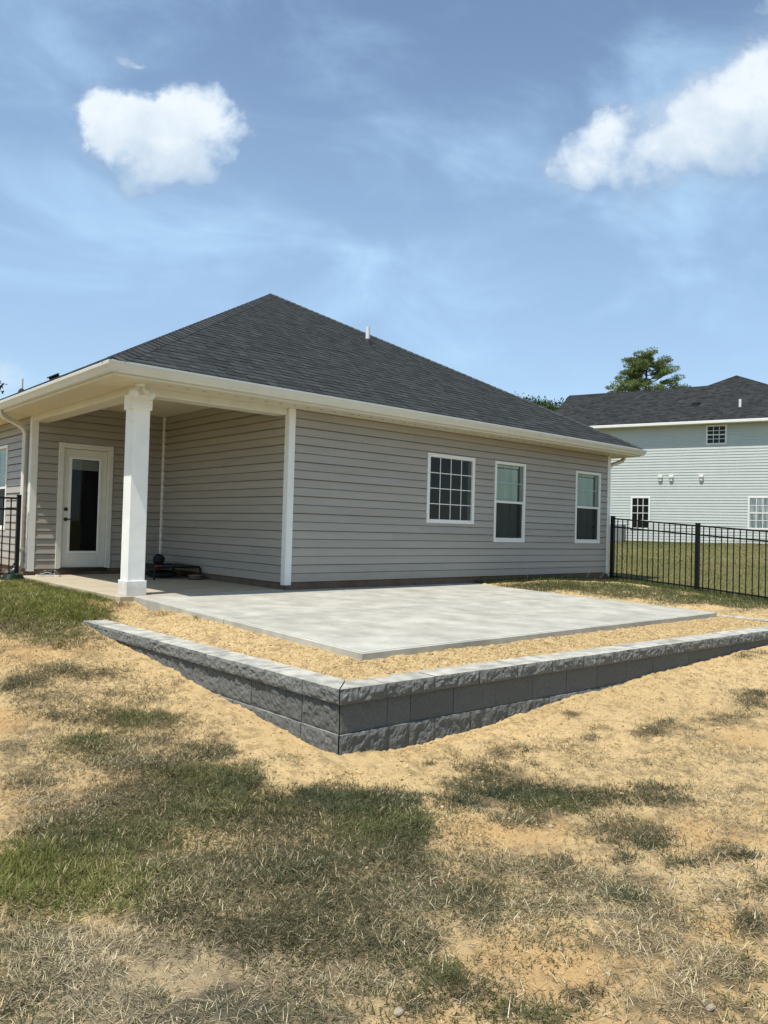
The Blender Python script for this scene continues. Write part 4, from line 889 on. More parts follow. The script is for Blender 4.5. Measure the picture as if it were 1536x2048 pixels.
m.box(-.16, .16, -.15, .15, 0, .02, .004, fr); m.box(-.11, .11, -.10, .10, .02, .07, .015, fr); m.box(-.14, .12, -.13, .13, .07, .10, .015, fr); m.build('roof_vent', BLACKRUB, roof_o)

# ------------------------------------------------------------------ fences
def fence(label, posts, dirn, group=None, gap=.118, a=.038):
    """posts: list of (x, y, z base, z top); pickets and rails follow the slope between them"""
    t = thing('metal_fence', label, 'fence', posts[0][:3])
    post = None; d = Vector((dirn[0], dirn[1], 0)).normalized(); nn = Vector((d.y, -d.x, 0))
    for (x, y, z0, z1) in posts:
        m = MB()
        fr = lambda u, v, w: (x+d.x*u+nn.x*v, y+d.y*u+nn.y*v, w)
        m.box(-a, a, -a, a, z0-.3, z1-.012, .004, fr); m.box(-a-.004, a+.004, -a-.004, a+.004, z1-.014, z1, .004, fr); m.build('post', BLACK, t)
    for (p, q) in zip(posts[:-1], posts[1:]):
        P = Vector((p[0], p[1], 0)); Q = Vector((q[0], q[1], 0)); Ln = (Q-P).length
        top = lambda s: p[3]+(q[3]-p[3])*s/Ln; bot = lambda s: p[2]+(q[2]-p[2])*s/Ln
        for off, th in ((-.058, .030), (-.235, .030)):
            m = MB(); vs = []
            for s in (.038, Ln-.038):
                c = P+d*s; z = top(s)+off
                for v, w in ((-.014, 0), (.014, 0), (.014, th), (-.014, th)): vs.append((c.x+nn.x*v, c.y+nn.y*v, z+w-th/2))
            m.add(vs, [(0, 1, 2, 3), (4, 5, 6, 7), (0, 1, 5, 4), (1, 2, 6, 5), (2, 3, 7, 6), (3, 0, 4, 7)]); m.build('rail', BLACK, t)
        m = MB(); vs = []
        for s in (.038, Ln-.038):
            c = P+d*s; z = bot(s)+.085
            for v, w in ((-.014, 0), (.014, 0), (.014, .03), (-.014, .03)): vs.append((c.x+nn.x*v, c.y+nn.y*v, z+w))
        m.add(vs, [(0, 1, 2, 3), (4, 5, 6, 7), (0, 1, 5, 4), (1, 2, 6, 5), (2, 3, 7, 6), (3, 0, 4, 7)]); m.build('rail', BLACK, t)
        n = int(round(Ln/gap)); first = None
        for i in range(1, n):
            s = Ln*i/n; c = P+d*s; z0, z1 = bot(s)+.02, top(s)-.05; b = .0085
            m = MB(); m.box(c.x-b, c.x+b, c.y-b, c.y+b, z0, z1); m.build('picket', BLACK, t, loc=(c.x, c.y, z0))
    return t
fence('black metal picket fence running from the house corner across to the neighbouring lawn', [(8.40, -.06, -.07, 1.325), (8.40, -1.95, -.17, 1.195), (8.40, -3.84, -.30, 1.075)], (0, -1))
fence('short black metal fence beside the downspout and the left wall window', [(-2.47, 4.02, -.06, 1.305), (-4.32, 4.02, -.14, 1.29)], (-1, 0), a=.03)

# ------------------------------------------------------------------ things on and around the porch
fl = thing('floodlight', 'white twin-head floodlight under the eave above the porch column', 'light', (-2.30, -.13, ZS))
m = MB(); m.lathe([(.0005, -.026), (.05, -.026), (.058, -.016), (.058, -.001)], (-2.30, -.13, ZS), 20); m.build('mount', WHITE, fl)
for (dx, dy, dz), s in (((-.42, -.62, -.66), -1), ((.62, -.42, -.66), 1)):
    d = Vector((dx, dy, dz)).normalized(); p0 = Vector((-2.30+s*.03, -.13, ZS-.02)); e = p0+Vector((s*.035, -.01, -.06))
    h = MB(); h.tube([p0, e], .012, 8); h.tube([e-d*.035, e, e+d*.05, e+d*.085, e+d*.115], [.022, .030, .034, .056, .060], 16); o = h.build('lamp_head', WHITE, fl, smooth=False)
    h = MB(); c = e+d*.1165; h.tube([c-d*.002, c+d*.012, c+d*.020], [.057, .046, .02], 16); h.build('lamp_glass', LAMP, o)
# raised pet bed
bx0, bx1, by0, by1, bz = -.86, -.05, 2.42, 3.42, .185
cot = thing('pet_cot', 'low black raised pet cot with a mesh bed in the porch corner', 'pet bed', ((bx0+bx1)/2, (by0+by1)/2, 0))
m = MB(); n = 12
vs = [(bx0+.03+(bx1-bx0-.06)*i/n, by0+.03+(by1-by0-.06)*j/n, bz-.02*math.sin(math.pi*i/n)*math.sin(math.pi*j/n)+.012) for j in range(n+1) for i in range(n+1)]
m.add(vs, [(j*(n+1)+i, j*(n+1)+i+1, (j+1)*(n+1)+i+1, (j+1)*(n+1)+i) for j in range(n) for i in range(n)]); m.build('mesh_bed', FABRIC, cot, smooth=True)
for (p, q) in (((bx0+.06, by0), (bx1-.06, by0)), ((bx0+.06, by1), (bx1-.06, by1)), ((bx0, by0+.06), (bx0, by1-.06)), ((bx1, by0+.06), (bx1, by1-.06))):
    m = MB(); m.tube([(p[0], p[1], bz+.01), (q[0], q[1], bz+.01)], .014, 8); m.build('frame_tube', BLACK, cot)
for x, y, sx, sy in ((bx0, by0, 1, 1), (bx1, by0, -1, 1), (bx0, by1, 1, -1), (bx1, by1, -1, -1)):
    m = MB(); m.tube([(x+sx*.07, y, bz+.01), (x+sx*.025, y+sy*.004, bz+.008), (x+sx*.006, y+sy*.006, bz-.02), (x, y+sy*.006, .0)], .015, 8); m.tube([(x+sx*.004, y+sy*.006, .06), (x, y+sy*.006, 0)], .02, 8); m.build('leg', BLACK, cot)
def blob(name, c, r, sq, matl, label, cat, seed):
    bm = bmesh.new(); bmesh.ops.create_icosphere(bm, subdivisions=3, radius=1)
    vs = [(c[0]+v.co.x*r[0]*(1+sq*(vnoise(v.co.x*2+seed, v.co.y*2, v.co.z*2).item()-.5)), c[1]+v.co.y*r[1]*(1+sq*(vnoise(v.co.x*2, v.co.y*2+seed, v.co.z*2+5).item()-.5)), c[2]+v.co.z*r[2]*(1+sq*(vnoise(v.co.x*2, v.co.y*2, v.co.z*2+seed).item()-.5))) for v in bm.verts]
    fs = [tuple(v.index for v in f.verts) for f in bm.faces]; bm.free()
    m = MB(); m.add(vs, fs); o = m.build(name, matl, None, loc=(c[0], c[1], c[2]), smooth=True); return tag(o, label, cat)
blob('pet_toy_ball', (-.40, 3.26, bz+.098), (.1, .1, .1), .12, BLACKRUB, 'round black ball resting at the back of the pet cot', 'ball', 3)
blob('storage_bag', (-.50, 2.95, .06), (.24, .30, .062), .3, BLACKRUB, 'low black bag lying underneath the raised pet cot', 'bag', 9)
RED = mat('red_rubber', (.40, .045, .025), .5, .1, 20); BLUE = mat('blue_rubber', (.03, .07, .20), .5, .1, 20)
m = MB(); c = Vector((-.74, 2.53, bz+.027)); m.tube([c+Vector((-.05, 0, 0)), c+Vector((-.03, 0, .004)), c+Vector((.03, .01, .004)), c+Vector((.055, .012, 0))], [.022, .015, .015, .022], 10)
tag(m.build('chew_toy', RED, None, loc=tuple(c), smooth=True), 'small red chew toy on the front edge of the pet cot', 'toy')
m = MB(); c = Vector((-.56, 2.60, bz+.016)); m.tube([c+Vector((-.08, -.01, 0)), c+Vector((-.02, .015, .003)), c+Vector((.04, -.01, .002)), c+Vector((.10, .015, 0))], [.014, .013, .013, .016], 10)
tag(m.build('chew_toy', BLUE, None, loc=tuple(c), smooth=True), 'small blue rope toy lying on the pet cot', 'toy')
bw = thing('pet_bowl', 'shallow stainless steel bowl on the porch floor before the cot', 'bowl', (-.20, 2.30, 0))
m = MB(); m.lathe([(.0005, .012), (.085, .012), (.112, .066), (.124, .072), (.142, .071), (.139, .067), (.122, .066), (.108, .010), (.10, .001), (.0005, .001)], (-.20, 2.30, 0), 28); m.build('bowl', STEEL, bw, smooth=True)
m = MB(); m.lathe([(.112, .0), (.114, .010), (.104, .012), (.102, .0)], (-.20, 2.30, 0), 28); m.build('rubber_base', BLACKRUB, bw)
# pair of sneakers
CANVAS = mat('dark_canvas', (.028, .028, .032), .85, .2, 60); SOLE = mat('white_sole', (.62, .60, .55), .6, .1, 40); INNER = mat('tan_lining', (.35, .28, .18), .8, .1, 30)
def shoe(x, y, rz, label):
    t = thing('sneaker', label, 'shoe', (x, y, 0), 'shoes beside the back door')
    c, s = math.cos(rz), math.sin(rz); fr = lambda a, b, z: (x+a*c-b*s, y+a*s+b*c, z)
    st = [(-.135, .022), (-.12, .036), (-.07, .038), (0, .036), (.06, .046), (.11, .040), (.14, .018)]
    m = MB(); ring = [(a, w) for a, w in st]+[(a, -w) for a, w in st[::-1]]; k = len(ring)
    m.add([fr(a, b, .001) for a, b in ring]+[fr(a*1.01, b*1.05, .030) for a, b in ring], [(j, (j+1) % k, k+(j+1) % k, k+j) for j in range(k)]+[tuple(range(k)), tuple(range(k, 2*k))]); m.build('sole', SOLE, t)
    m = MB(); prof = [(-.128, .030, .105), (-.10, .034, .112), (-.055, .034, .104), (-.01, .034, .094), (.035, .040, .080), (.085, .040, .064), (.125, .026, .045)]
    rings = []
    for a, w, h in prof: rings.append([fr(a, w, .030), fr(a, w*.98, .030+(h-.03)*.55), fr(a, w*.62, h), fr(a, 0, h+.004 if a > -.03 else h-.02), fr(a, -w*.62, h), fr(a, -w*.98, .030+(h-.03)*.55), fr(a, -w, .030)])
    vs = [p for r in rings for p in r]; m.add(vs, [(i*7+j, i*7+j+1, (i+1)*7+j+1, (i+1)*7+j) for i in range(6) for j in range(6)]+[tuple(range(7)), tuple(range(42, 49))]); m.build('upper', CANVAS, t, smooth=True)
    for i in range(4):
        a = .0+i*.024; h = .094-i*.0105; m = MB(); m.tube([fr(a, -.028, h-.010), fr(a, 0, h+.003), fr(a, .028, h-.010)], .0035, 6); m.build('lace', SOLE, t)
    m = MB(); m.tube([fr(-.10, .0355, .05), fr(-.03, .0365, .066), fr(.03, .040, .046), fr(.07, .043, .04)], .004, 6); m.tube([fr(-.10, -.0355, .05), fr(-.03, -.0365, .066), fr(.03, -.040, .046), fr(.07, -.043, .04)], .004, 6); m.build('side_stripe', SOLE, t)
shoe(-2.12, 3.72, math.radians(158), 'dark sneaker with pale sole, the one nearer the corner trim')
shoe(-1.98, 3.68, math.radians(-75), 'dark sneaker with pale sole, the one nearer the door frame')
# garden hose below the little fence
m = MB(); pts = []
for i in range(70):
    a = i*.42; r = .13-.0005*i; pts.append((-2.62+r*math.cos(a)*1.3, 3.66+r*math.sin(a), float(gz_at(-2.62+r*math.cos(a)*1.3, 3.66+r*math.sin(a)))+.03+.0012*i))
pts += [(-2.6, 3.9, .12), (-2.46, 4.1, .22), (-2.40, 4.3, .30), (-2.36, 4.45, .33)]
m.tube(pts, .012, 6); tag(m.build('garden_hose', HOSE, None, loc=(-2.62, 3.66, -.05), smooth=True), 'coiled dark green hose at the foot of the short black fence', 'hose')

# ------------------------------------------------------------------ neighbouring house
NA = np.array([25.309, 9.784]); NDR = np.array([.306, -.952]); NDR = NDR/np.hypot(*NDR); NN = np.array([NDR[1], -NDR[0]])
def npt(s, d, z): p = NA+NDR*s-NN*d; return (p[0], p[1], z)     # s along the wall, d inward
nh = thing('neighbour_house', 'pale two storey house with dark roof behind the picket fence', 'house', npt(3, 4, .6))
S0, S1, NB, NE = -3.6, 9.0, .68, 5.88
nwins = [(.23, 1.09, 1.20, 2.70, 'g'), (3.38, 4.23, 4.96, 5.83, 'h'), (5.09, 6.0, 1.30, 2.71, 'c')]
m = MB(); nz = int((NE-NB)/.124)
for k in range(nz+1):
    za = NB+k*.124; zb = min(za+.124, NE); lip = -.020
    m.add([npt(S0, lip, za), npt(S1, lip, za), npt(S1, -.002, zb), npt(S0, -.002, zb), npt(S0, .0, za), npt(S1, .0, za)], [(0, 1, 2, 3), (4, 5, 1, 0)])
w_ = m.build('wall_siding', NSIDE, nh); w_['kind'] = 'stuff'
m = MB(); m.box(S0+.01, S1-.01, .001, 9.0, NB-.9, NE+.05, 0, npt); m.build('wall', NSIDE, nh)
m = MB(); m.box(S0-.02, S1+.02, -.01, .02, NB-.9, NB-.002, 0, npt); m.build('foundation', FOUND, nh)
for (a, b, c, d, kind) in nwins:
    m = MB(); f = .075
    for q in ((a, a+f, c, d), (b-f, b, c, d), (a+f-.001, b-f+.001, d-f, d-.001), (a+f-.001, b-f+.001, c+.001, c+f)): m.box(q[0], q[1], -.045, .0, q[2], q[3], .004, npt)
    if kind != 'g': m.box(a+f-.001, b-f+.001, -.043, 0, (c+d)/2-.025, (c+d)/2+.025, .003, npt)
    wo = m.build('window', WHITE, nh)
    m = MB(); m.add([npt(a+f, -.027, c+f), npt(b-f, -.027, c+f), npt(b-f, -.027, d-f), npt(a+f, -.027, d-f)], [(0, 1, 2, 3)]); m.build('pane', NCURT if kind == 'c' else NGLASS, wo)
    for i in (1, 2):
        s_ = a+f+(b-a-2*f)*i/3; m = MB(); m.box(s_-.012, s_+.012, -.037, -.028, c+f, d-f, 0, npt); m.build('muntin', WHITE, wo)
    nr = 4
    for i in range(1, nr):
        if kind != 'g' and i == 2: continue
        zz = c+f+(d-c-2*f)*i/nr; m = MB(); m.box(a+f, b-f, -.0375, -.0285, zz-.012, zz+.012, 0, npt); m.build('muntin', WHITE, wo)
for s_ in (1.51, 1.98, 3.23):
    m = MB(); m.box(s_-.09, s_+.09, -.14, 0, 3.53, 3.64, .015, npt); m.box(s_-.055, s_+.055, -.10, 0, 3.40, 3.53, .01, npt); m.build('dryer_vent', WHITE, nh)
# roof: gable run with a hip rising out of it
ov, k = .45, .55; ze = 5.96; rd = 4.16+0
def rz(d): return ze+k*d
R = lambda s, d, z: npt(s, d-ov, z)
m = MB()
t = .02; pk = (4.05, 5.33); sl_, sr_ = 2.8, 9.38
m.add([R(-3.9, 0, ze-t), R(9.38, 0, ze-t), R(pk[0], pk[1], rz(pk[1])-t), R(2.85, 4.15, rz(4.15)-t), R(-3.9, 4.15, rz(4.15)-t)], [(0, 1, 2, 3, 4)])
m.add([R(-3.9, 4.15, rz(4.15)-t), R(2.85, 4.15, rz(4.15)-t), R(2.85, 8.8, ze+.9), R(-3.9, 8.3, ze)], [(0, 1, 2, 3)])
m.add([R(2.85, 4.15, rz(4.15)-t), R(pk[0], pk[1], rz(pk[1])-t), R(pk[0], 10, rz(pk[1])-t), R(-.4, 8.3, ze)], [(0, 1, 2, 3)])
m.add([R(pk[0], pk[1], rz(pk[1])-t), R(9.38, 0, ze-t), R(9.38, 10, ze-t), R(pk[0], 10, rz(pk[1])-t)], [(0, 1, 2, 3)])
nro = m.build('roof', NROOF, nh)
for p in nro.data.polygons: pass
a_ = nro.data.color_attributes.new('tone', 'FLOAT_COLOR', 'POINT'); a_.data.foreach_set('color', [.03, .03, .034, 1]*len(nro.data.vertices))
kc = 1/math.sqrt(1+k*k)
O_ = R(0, 0, ze); ux3 = (NDR[0], NDR[1], 0); uu3 = (-NN[0]*kc, -NN[1]*kc, k*kc); n3 = (NN[0]*k*kc, NN[1]*k*kc, kc)
shingle_plane(O_, ux3, uu3, n3, [(-3.9, 0), (9.38, 0), (pk[0], pk[1]/kc), (2.85, 4.15/kc), (-3.9, 4.15/kc)], ex=.145, seed=33, parent=nro, matl=NROOF, tabw=(.12, .30), tone=(.022, .046))
# gable triangle, soffit, gutter, rake
m = MB(); m.add([npt(S0, 0, NE), npt(S0, 8, NE), npt(S0, 3.7, rz(4.15)-.1)], [(0, 1, 2)]); m.build('gable_wall', NSIDE, nh)
m = MB(); m.box(-3.9, 9.3, -ov+.1, .02, ze-.10, ze-.08, 0, npt); m.build('soffit', SOFFIT, nh)
m = MB(); m.box(-3.92, 9.3, -ov-.02, -ov+.10, ze-.11, ze+.012, .012, npt); m.build('gutter', WHITE, nh)
p = R(4.63, 1.39, rz(1.39)); m = MB(); m.tube([(p[0], p[1], p[2]-.05), (p[0], p[1], p[2]+.32)], .055, 12); m.build('vent_pipe', PVC, nh)
p = R(2.75, 1.91, rz(1.91)); m = MB(); m.box(p[0]-.16, p[0]+.16, p[1]-.16, p[1]+.16, p[2]-.08, p[2]+.09, .02); m.build('roof_vent', BLACKRUB, nh)
# outdoor unit beside that wall
ac = thing('outdoor_unit', 'grey outdoor cooling unit standing against the pale neighbouring wall', 'cooling unit', npt(-.22, -.75, .6))
m = MB(); m.box(-.60, .13, -1.1, -.40, .62, 1.42, .03, npt); m.build('cabinet', ACGREY, ac)
for i in range(9):
    s_ = -.55+i*.078; m = MB(); m.box(s_, s_+.03, -1.112, -1.101, .70, 1.34, 0, npt); m.build('grille_bar', ACGREY, ac)
m = MB(); m.box(-.64, .17, -1.14, -.36, .5, .619, 0, npt); m.build('pad', CONC, ac)

# ------------------------------------------------------------------ trees
def tree(name, label, base, h, trunk_r, crown0, spread, kind, seed, tone, nl=26, leaves=5200, lean=(0, 0), lsz=.10, clump=.62):
    rnd = np.random.default_rng(seed); base = np.array(base, float)
    t = thing(name, label, 'tree', tuple(base))
    top = base+np.array([lean[0], lean[1], h])
    axis = lambda f: base+(top-base)*f+np.array([math.sin(f*5+seed)*.12, math.cos(f*4+seed)*.12, 0])*h/15
    m = MB(); fs_ = np.linspace(0, .97, 12); m.tube([axis(f) for f in fs_], [trunk_r*(1-f*.86) for f in fs_], 9); tr = m.build('trunk', BARK, t, smooth=True)
    ends = []; m = MB()
    for i in range(nl):
        f = crown0+(1-crown0)*((i+.5)/nl)*.97
        a = i*2.4+rnd.uniform(-.5, .5); g = (f-crown0)/(1-crown0)
        prof = {'pine': (.62+.50*math.sin(math.pi*min(1, g*.95+.10)))*(1-.22*g), 'round': math.sin(math.pi*(.12+.84*g))**.6}[kind]
        ln = spread*prof*rnd.uniform(.72, 1.08); o = axis(f); d = np.array([math.cos(a), math.sin(a), 0])
        rise = rnd.uniform(.05, .42)*(1 if kind == 'pine' else 1.5)
        pts = [o+d*ln*q+np.array([0, 0, ln*rise*(q**1.4)]) for q in (0, .35, .7, 1)]
        m.tube(pts, [trunk_r*.28*(1-g*.6), trunk_r*.2*(1-g*.6), trunk_r*.11, trunk_r*.04], 5)
        for q in (.45, .62, .8, 1.0):
            if rnd.random() < .92: ends.append((pts[0]+(pts[3]-pts[0])*q+rnd.normal(0, .22, 3)*spread*.16+np.array([0, 0, .08]), (.55+.5*q)*(1 if q > .5 else .8)))
            if rnd.random() < .6: ends.append((pts[0]+(pts[3]-pts[0])*q+np.array([-d[1], d[0], .1])*ln*rnd.uniform(-.32, .32), .7))
    m.build('limbs', BARK, t, smooth=True)
    for _ in range(9): ends.append((axis(.98)+rnd.normal(0, .16, 3)*spread*.4, .7))
    nE = len(ends); per = max(8, leaves//nE); V = []; C = []
    for (c, sz) in ends:
        n = int(per*rnd.uniform(.6, 1.35)); ctone = rnd.uniform(.65, 1.3)
        r = rnd.normal(0, 1, (n, 3)); r /= np.linalg.norm(r, axis=1)[:, None]; rad = rnd.uniform(.25, 1, n)**.6
        ctr = c+r*rad[:, None]*np.array([1, 1, .42])*clump*sz*spread/2.7
        ax = r+rnd.normal(0, .6, (n, 3)); ax[:, 2] += .35; ax /= np.linalg.norm(ax, axis=1)[:, None]
        sd_ = np.cross(ax, rnd.normal(0, 1, (n, 3))); sd_ /= np.linalg.norm(sd_, axis=1)[:, None]
        L1 = lsz*rnd.uniform(.7, 1.5, n)[:, None]; W1 = L1*(.36 if kind == 'pine' else .42)
        tri = np.stack([ctr-ax*L1-sd_*W1*.5, ctr-ax*L1*.2+sd_*W1, ctr+ax*L1, ctr-ax*L1*.1-sd_*W1], 1)
        V.append(tri.reshape(-1, 3)); col = np.array(tone)*ctone*rnd.uniform(.7, 1.35, n)[:, None]; C.append(np.repeat(col, 4, 0))
    V = np.concatenate(V); C = np.concatenate(C); nq = len(V)//4
    cr = np_mesh('crown', V, np.arange(len(V)), np.arange(nq)*4, None, LEAF, C, 'tone', False, t); return t
tree('pine_tree', 'tall broad-topped pine rising behind the dark neighbouring roof', (49.5, 22.7, .5), 14.7, .34, .60, 2.9, 'pine', 4, (.135, .175, .055), nl=44, leaves=60000, lsz=.062, clump=.56)
tree('leafy_tree', 'dark green treetop just above the right end of the house roof', (43.5, 28.4, .3), 10.9, .25, .35, 3.7, 'round', 6, (.045, .070, .022), nl=36, leaves=18000, lsz=.10, clump=.95)
tree('leafy_tree', 'dark treetop seen over the left end of the house roof', (4.9, 40.0, .0), 9.6, .24, .35, 2.1, 'round', 8, (.030, .045, .020), nl=26, leaves=3600, lsz=.14, clump=.7)

# ------------------------------------------------------------------ loose ground cover
def blade_mesh(name, P, head, lean, ln, wd, bend, col, matl, label, z_off=-.004):
    """P (n,3) roots; each blade a bent strip of five vertices"""
    n = len(P); dx, dy = np.cos(head), np.sin(head); px, py = -dy, dx
    cl, sl_ = np.cos(lean), np.sin(lean)
    def at(t, w):
        # t along the blade; bend tips it further over
        lt = lean+bend*t; h = np.sin(lean)*t+np.sin(lt)*0
        hx = ln*t*np.sin(lean+bend*t*.6); hz = ln*t*np.cos(lean+bend*t*.6)
        return np.stack([P[:, 0]+dx*hx+px*w, P[:, 1]+dy*hx+py*w, P[:, 2]+z_off+np.maximum(hz, -.002)], -1)
    V = np.stack([at(0, -wd/2), at(0, wd/2), at(.55, wd*.42), at(.55, -wd*.42), at(1.0, 0)], 1).reshape(-1, 3)
    b = np.arange(n)*5
    lo = np.stack([b, b+1, b+2, b+3, b+3, b+2, b+4], 1).ravel()
    st = np.stack([np.arange(n)*7, np.arange(n)*7+4], 1).ravel()
    o = np_mesh(name, V, lo, st, None, matl, np.repeat(col, 5, 0), 'tone', False, None, (float(P[:, 0].mean()), float(P[:, 1].mean()), float(P[:, 2].mean())))
    return tag(o, label, kind='stuff')
KIND = {  # share straw, greens (list), length, width, lean mean, straw tone
 'y': (.26, [(.17, .185, .036), (.21, .21, .05), (.13, .15, .032)], (.030, .075), .0034, .75),
 'g': (.22, [(.090, .108, .032), (.115, .125, .038), (.14, .14, .05)], (.025, .065), .0030, .85),
 'd': (.18, [(.042, .062, .026), (.060, .080, .030), (.09, .095, .045)], (.020, .050), .0032, .75),
 'o': (.30, [(.095, .10, .045), (.13, .12, .055), (.085, .075, .040)], (.025, .060), .0028, .95),
 's': (.80, [(.12, .11, .05)], (.022, .07), .0023, 1.30),
 'x': (.50, [(.11, .115, .055), (.14, .135, .075), (.085, .10, .05)], (.022, .06), .0023, 1.20)}
def in_house(x, y): return ((x > -2.45) & (x < 8.4) & (y > -.02)) | ((x > SLAB[0]-.01) & (x < SLAB[1]+.01) & (y > SLAB[2]-.01) & (y < .05)) | on_wall(x, y)
def on_wall(x, y):
    a = (x > left_x(y)-.02) & (x < left_x(y)+.28) & (y < -.62) & (y > -5.3)
    b = (y > front_y(x)-.02) & (y < front_y(x)+.28) & (x > -3.0) & (x < 4.9)
    return a | b
acc = {'green': [], 'straw': []}
def scatter(px, py, ax, ay, bx, by, dn, t, per=1.0):
    area = math.pi*abs(ax*by-ay*bx); dist = math.hypot(px+6.2, py+9.1)
    base = 23000*min(1.0, (4.2/dist)**1.25); n = int(area*base*dn*per)
    if n < 4: return
    # tufts, each of a dozen blades, denser toward the middle of the patch
    nt = max(3, n//14); r = np.sqrt(-np.log(1-RNG.random(nt)*.92)*.55); a = RNG.random(nt)*2*np.pi
    tx = px+ax*r*np.cos(a)+bx*r*np.sin(a); ty = py+ay*r*np.cos(a)+by*r*np.sin(a)
    keep = vnoise(tx*3.3, ty*3.3, 0, 71)*.6+vnoise(tx*9, ty*9, 0, 72)*.5 > .42-.22*dn; tx, ty = tx[keep], ty[keep]
    if len(tx) == 0: return
    k = RNG.integers(0, len(tx), n); sg = .022+.006*dist/4
    x = tx[k]+RNG.normal(0, sg, n); y = ty[k]+RNG.normal(0, sg, n)
    ok = ~in_house(x, y); x, y, k = x[ok], y[ok], k[ok]; n = len(x)
    share, greens, (l0, l1), wd, lm = KIND[t]
    local = vnoise(x*1.7, y*1.7, 0, 90); share_l = np.clip(share-.06+(local-.5)*.5, .04, .97)
    is_s = RNG.random(n) < share_l; big = max(1.0, dist/6.5)
    thead = RNG.random(len(tx))*2*np.pi
    for flag, key in ((False, 'green'), (True, 'straw')):
        s = is_s == flag; m_ = int(s.sum())
        if m_ == 0: continue
        X, Y, K = x[s], y[s], k[s]
        ln = RNG.uniform(l0, l1, m_)*(1.15 if flag else 1.0)*(1+.15*(big-1)); w = wd*big*RNG.uniform(.6, 1.25, m_)
        hd = RNG.random(m_)*2*np.pi*.6+thead[K]
        le = np.clip(RNG.normal(lm if not flag else max(lm, 1.15), .3, m_), .05, 1.5); be = RNG.uniform(.1, .9, m_)
        if flag: c = np.array([(.50, .40, .22), (.36, .29, .17), (.60, .52, .34), (.20, .15, .085)])[RNG.choice(4, m_, p=[.38, .30, .14, .18])] if t != 'x' else np.array([(.50, .42, .25), (.34, .275, .165), (.60, .52, .35), (.17, .13, .08)])[RNG.choice(4, m_, p=[.36, .28, .18, .18])]
        else: c = np.array(greens)[RNG.integers(0, len(greens), m_)]
        c = c*RNG.uniform(.72, 1.22, m_)[:, None]*(.85+.3*vnoise(X*4, Y*4, 0, 95))[:, None]
        acc[key].append((np.stack([X, Y, gz_at(X, Y)], -1), hd, le, ln, w, be, c))
for p in PATCHES: scatter(*p)
# thin stray blades and litter between the patches
def stray(n, x0, x1, y0, y1, key, cmax, lr, wr, cols, lm):
    x = RNG.uniform(x0, x1, n); y = RNG.uniform(y0, y1, n); clean = np.where((x > -3.9) & (y > -6.1) & (x < 2.2), .93, .35)
    clean = np.maximum(clean, np.where(inside(x, y) > .3, .9, 0)); clean = np.where((x > -1.2) & (y > -6.9) & (y < -5), np.maximum(clean, .75), clean)
    k = (~in_house(x, y)) & (RNG.random(n) > clean) & (vnoise(x*2.5, y*2.5, 0, 101)*.7+vnoise(x*8, y*8, 0, 102)*.3 > .36); x, y = x[k], y[k]; n = len(x)
    dist = np.hypot(x+6.2, y+9.1); big = np.maximum(1, dist/6.5)
    acc[key].append((np.stack([x, y, gz_at(x, y)], -1), RNG.random(n)*2*np.pi, np.clip(RNG.normal(lm, .2, n), .1, 1.52), RNG.uniform(*lr, n), wr*big*RNG.uniform(.6, 1.3, n), RNG.uniform(0, .5, n), np.array(cols)[RNG.integers(0, len(cols), n)]*RNG.uniform(.75, 1.25, n)[:, None]))
stray(85000, -6.2, -1.2, -8.9, -4.0, 'straw', 1, (.02, .085), .0026, [(.54, .43, .25), (.36, .29, .17), (.18, .13, .07), (.62, .54, .36)], 1.38)
stray(26000, -1.2, 5.0, -8.9, -5.0, 'straw', 1, (.02, .08), .003, [(.42, .34, .2), (.30, .24, .14), (.22, .16, .09)], 1.35)
stray(20000, -5.6, -2.9, -4.0, 1.0, 'straw', 1, (.02, .08), .003, [(.40, .32, .18), (.30, .24, .14), (.22, .16, .09)], 1.35)
stray(22000, -6.2, 2.0, -8.9, -1.0, 'green', 1, (.02, .05), .003, [(.09, .10, .04), (.12, .12, .05)], 1.0)
# lawns: strip behind the patio and along the fence, the neighbour's yard, the yard's left side
def lawn(n, x0, x1, y0, y1, lr, w, key, cols, le=.7, thr=.3, test=None):
    x = RNG.uniform(x0, x1, n); y = RNG.uniform(y0, y1, n); k = (~in_house(x, y)) & (vnoise(x*.8, y*.8, 0, 111)*.6+vnoise(x*3, y*3, 0, 112)*.4 > thr)
    if test is not None: k &= test(x, y)
    x, y = x[k], y[k]; n = len(x); ci = np.clip(((vnoise(x*.35, y*.35, 0, 113)*.6+vnoise(x*1.3, y*1.3, 0, 114)*.4)*1.8-.4+RNG.normal(0, .18, n))*len(cols), 0, len(cols)-1).astype(int)
    acc[key].append((np.stack([x, y, gz_at(x, y)], -1), RNG.random(n)*2*np.pi, np.clip(RNG.normal(le, .3, n), .05, 1.45), RNG.uniform(*lr, n), w*RNG.uniform(.6, 1.3, n), RNG.uniform(.1, .8, n), np.array(cols)[ci]*RNG.uniform(.75, 1.25, n)[:, None]))
gcol = [(.17, .14, .07), (.13, .13, .05), (.09, .11, .035), (.075, .10, .03), (.11, .12, .04)]
lawn(90000, 8.42, 15, -6, 7, (.025, .07), .007, 'green', gcol, .8, .2)
lawn(90000, 15, 27.5, -8, 12, (.035, .075), .011, 'green', gcol, .8, .2)
lawn(9000, 8.1, 8.75, -4.2, -.05, (.05, .12), .006, 'green', [(.085, .11, .035), (.11, .13, .04)], .5, .0)
lawn(7000, 4.0, 8.4, -.32, -.03, (.04, .11), .006, 'green', [(.075, .10, .035), (.12, .12, .05)], .5, .12)
lawn(5000, -2.62, -2.42, .1, 4.1, (.03, .07), .005, 'green', [(.09, .12, .035), (.14, .15, .05)], .6, .25)
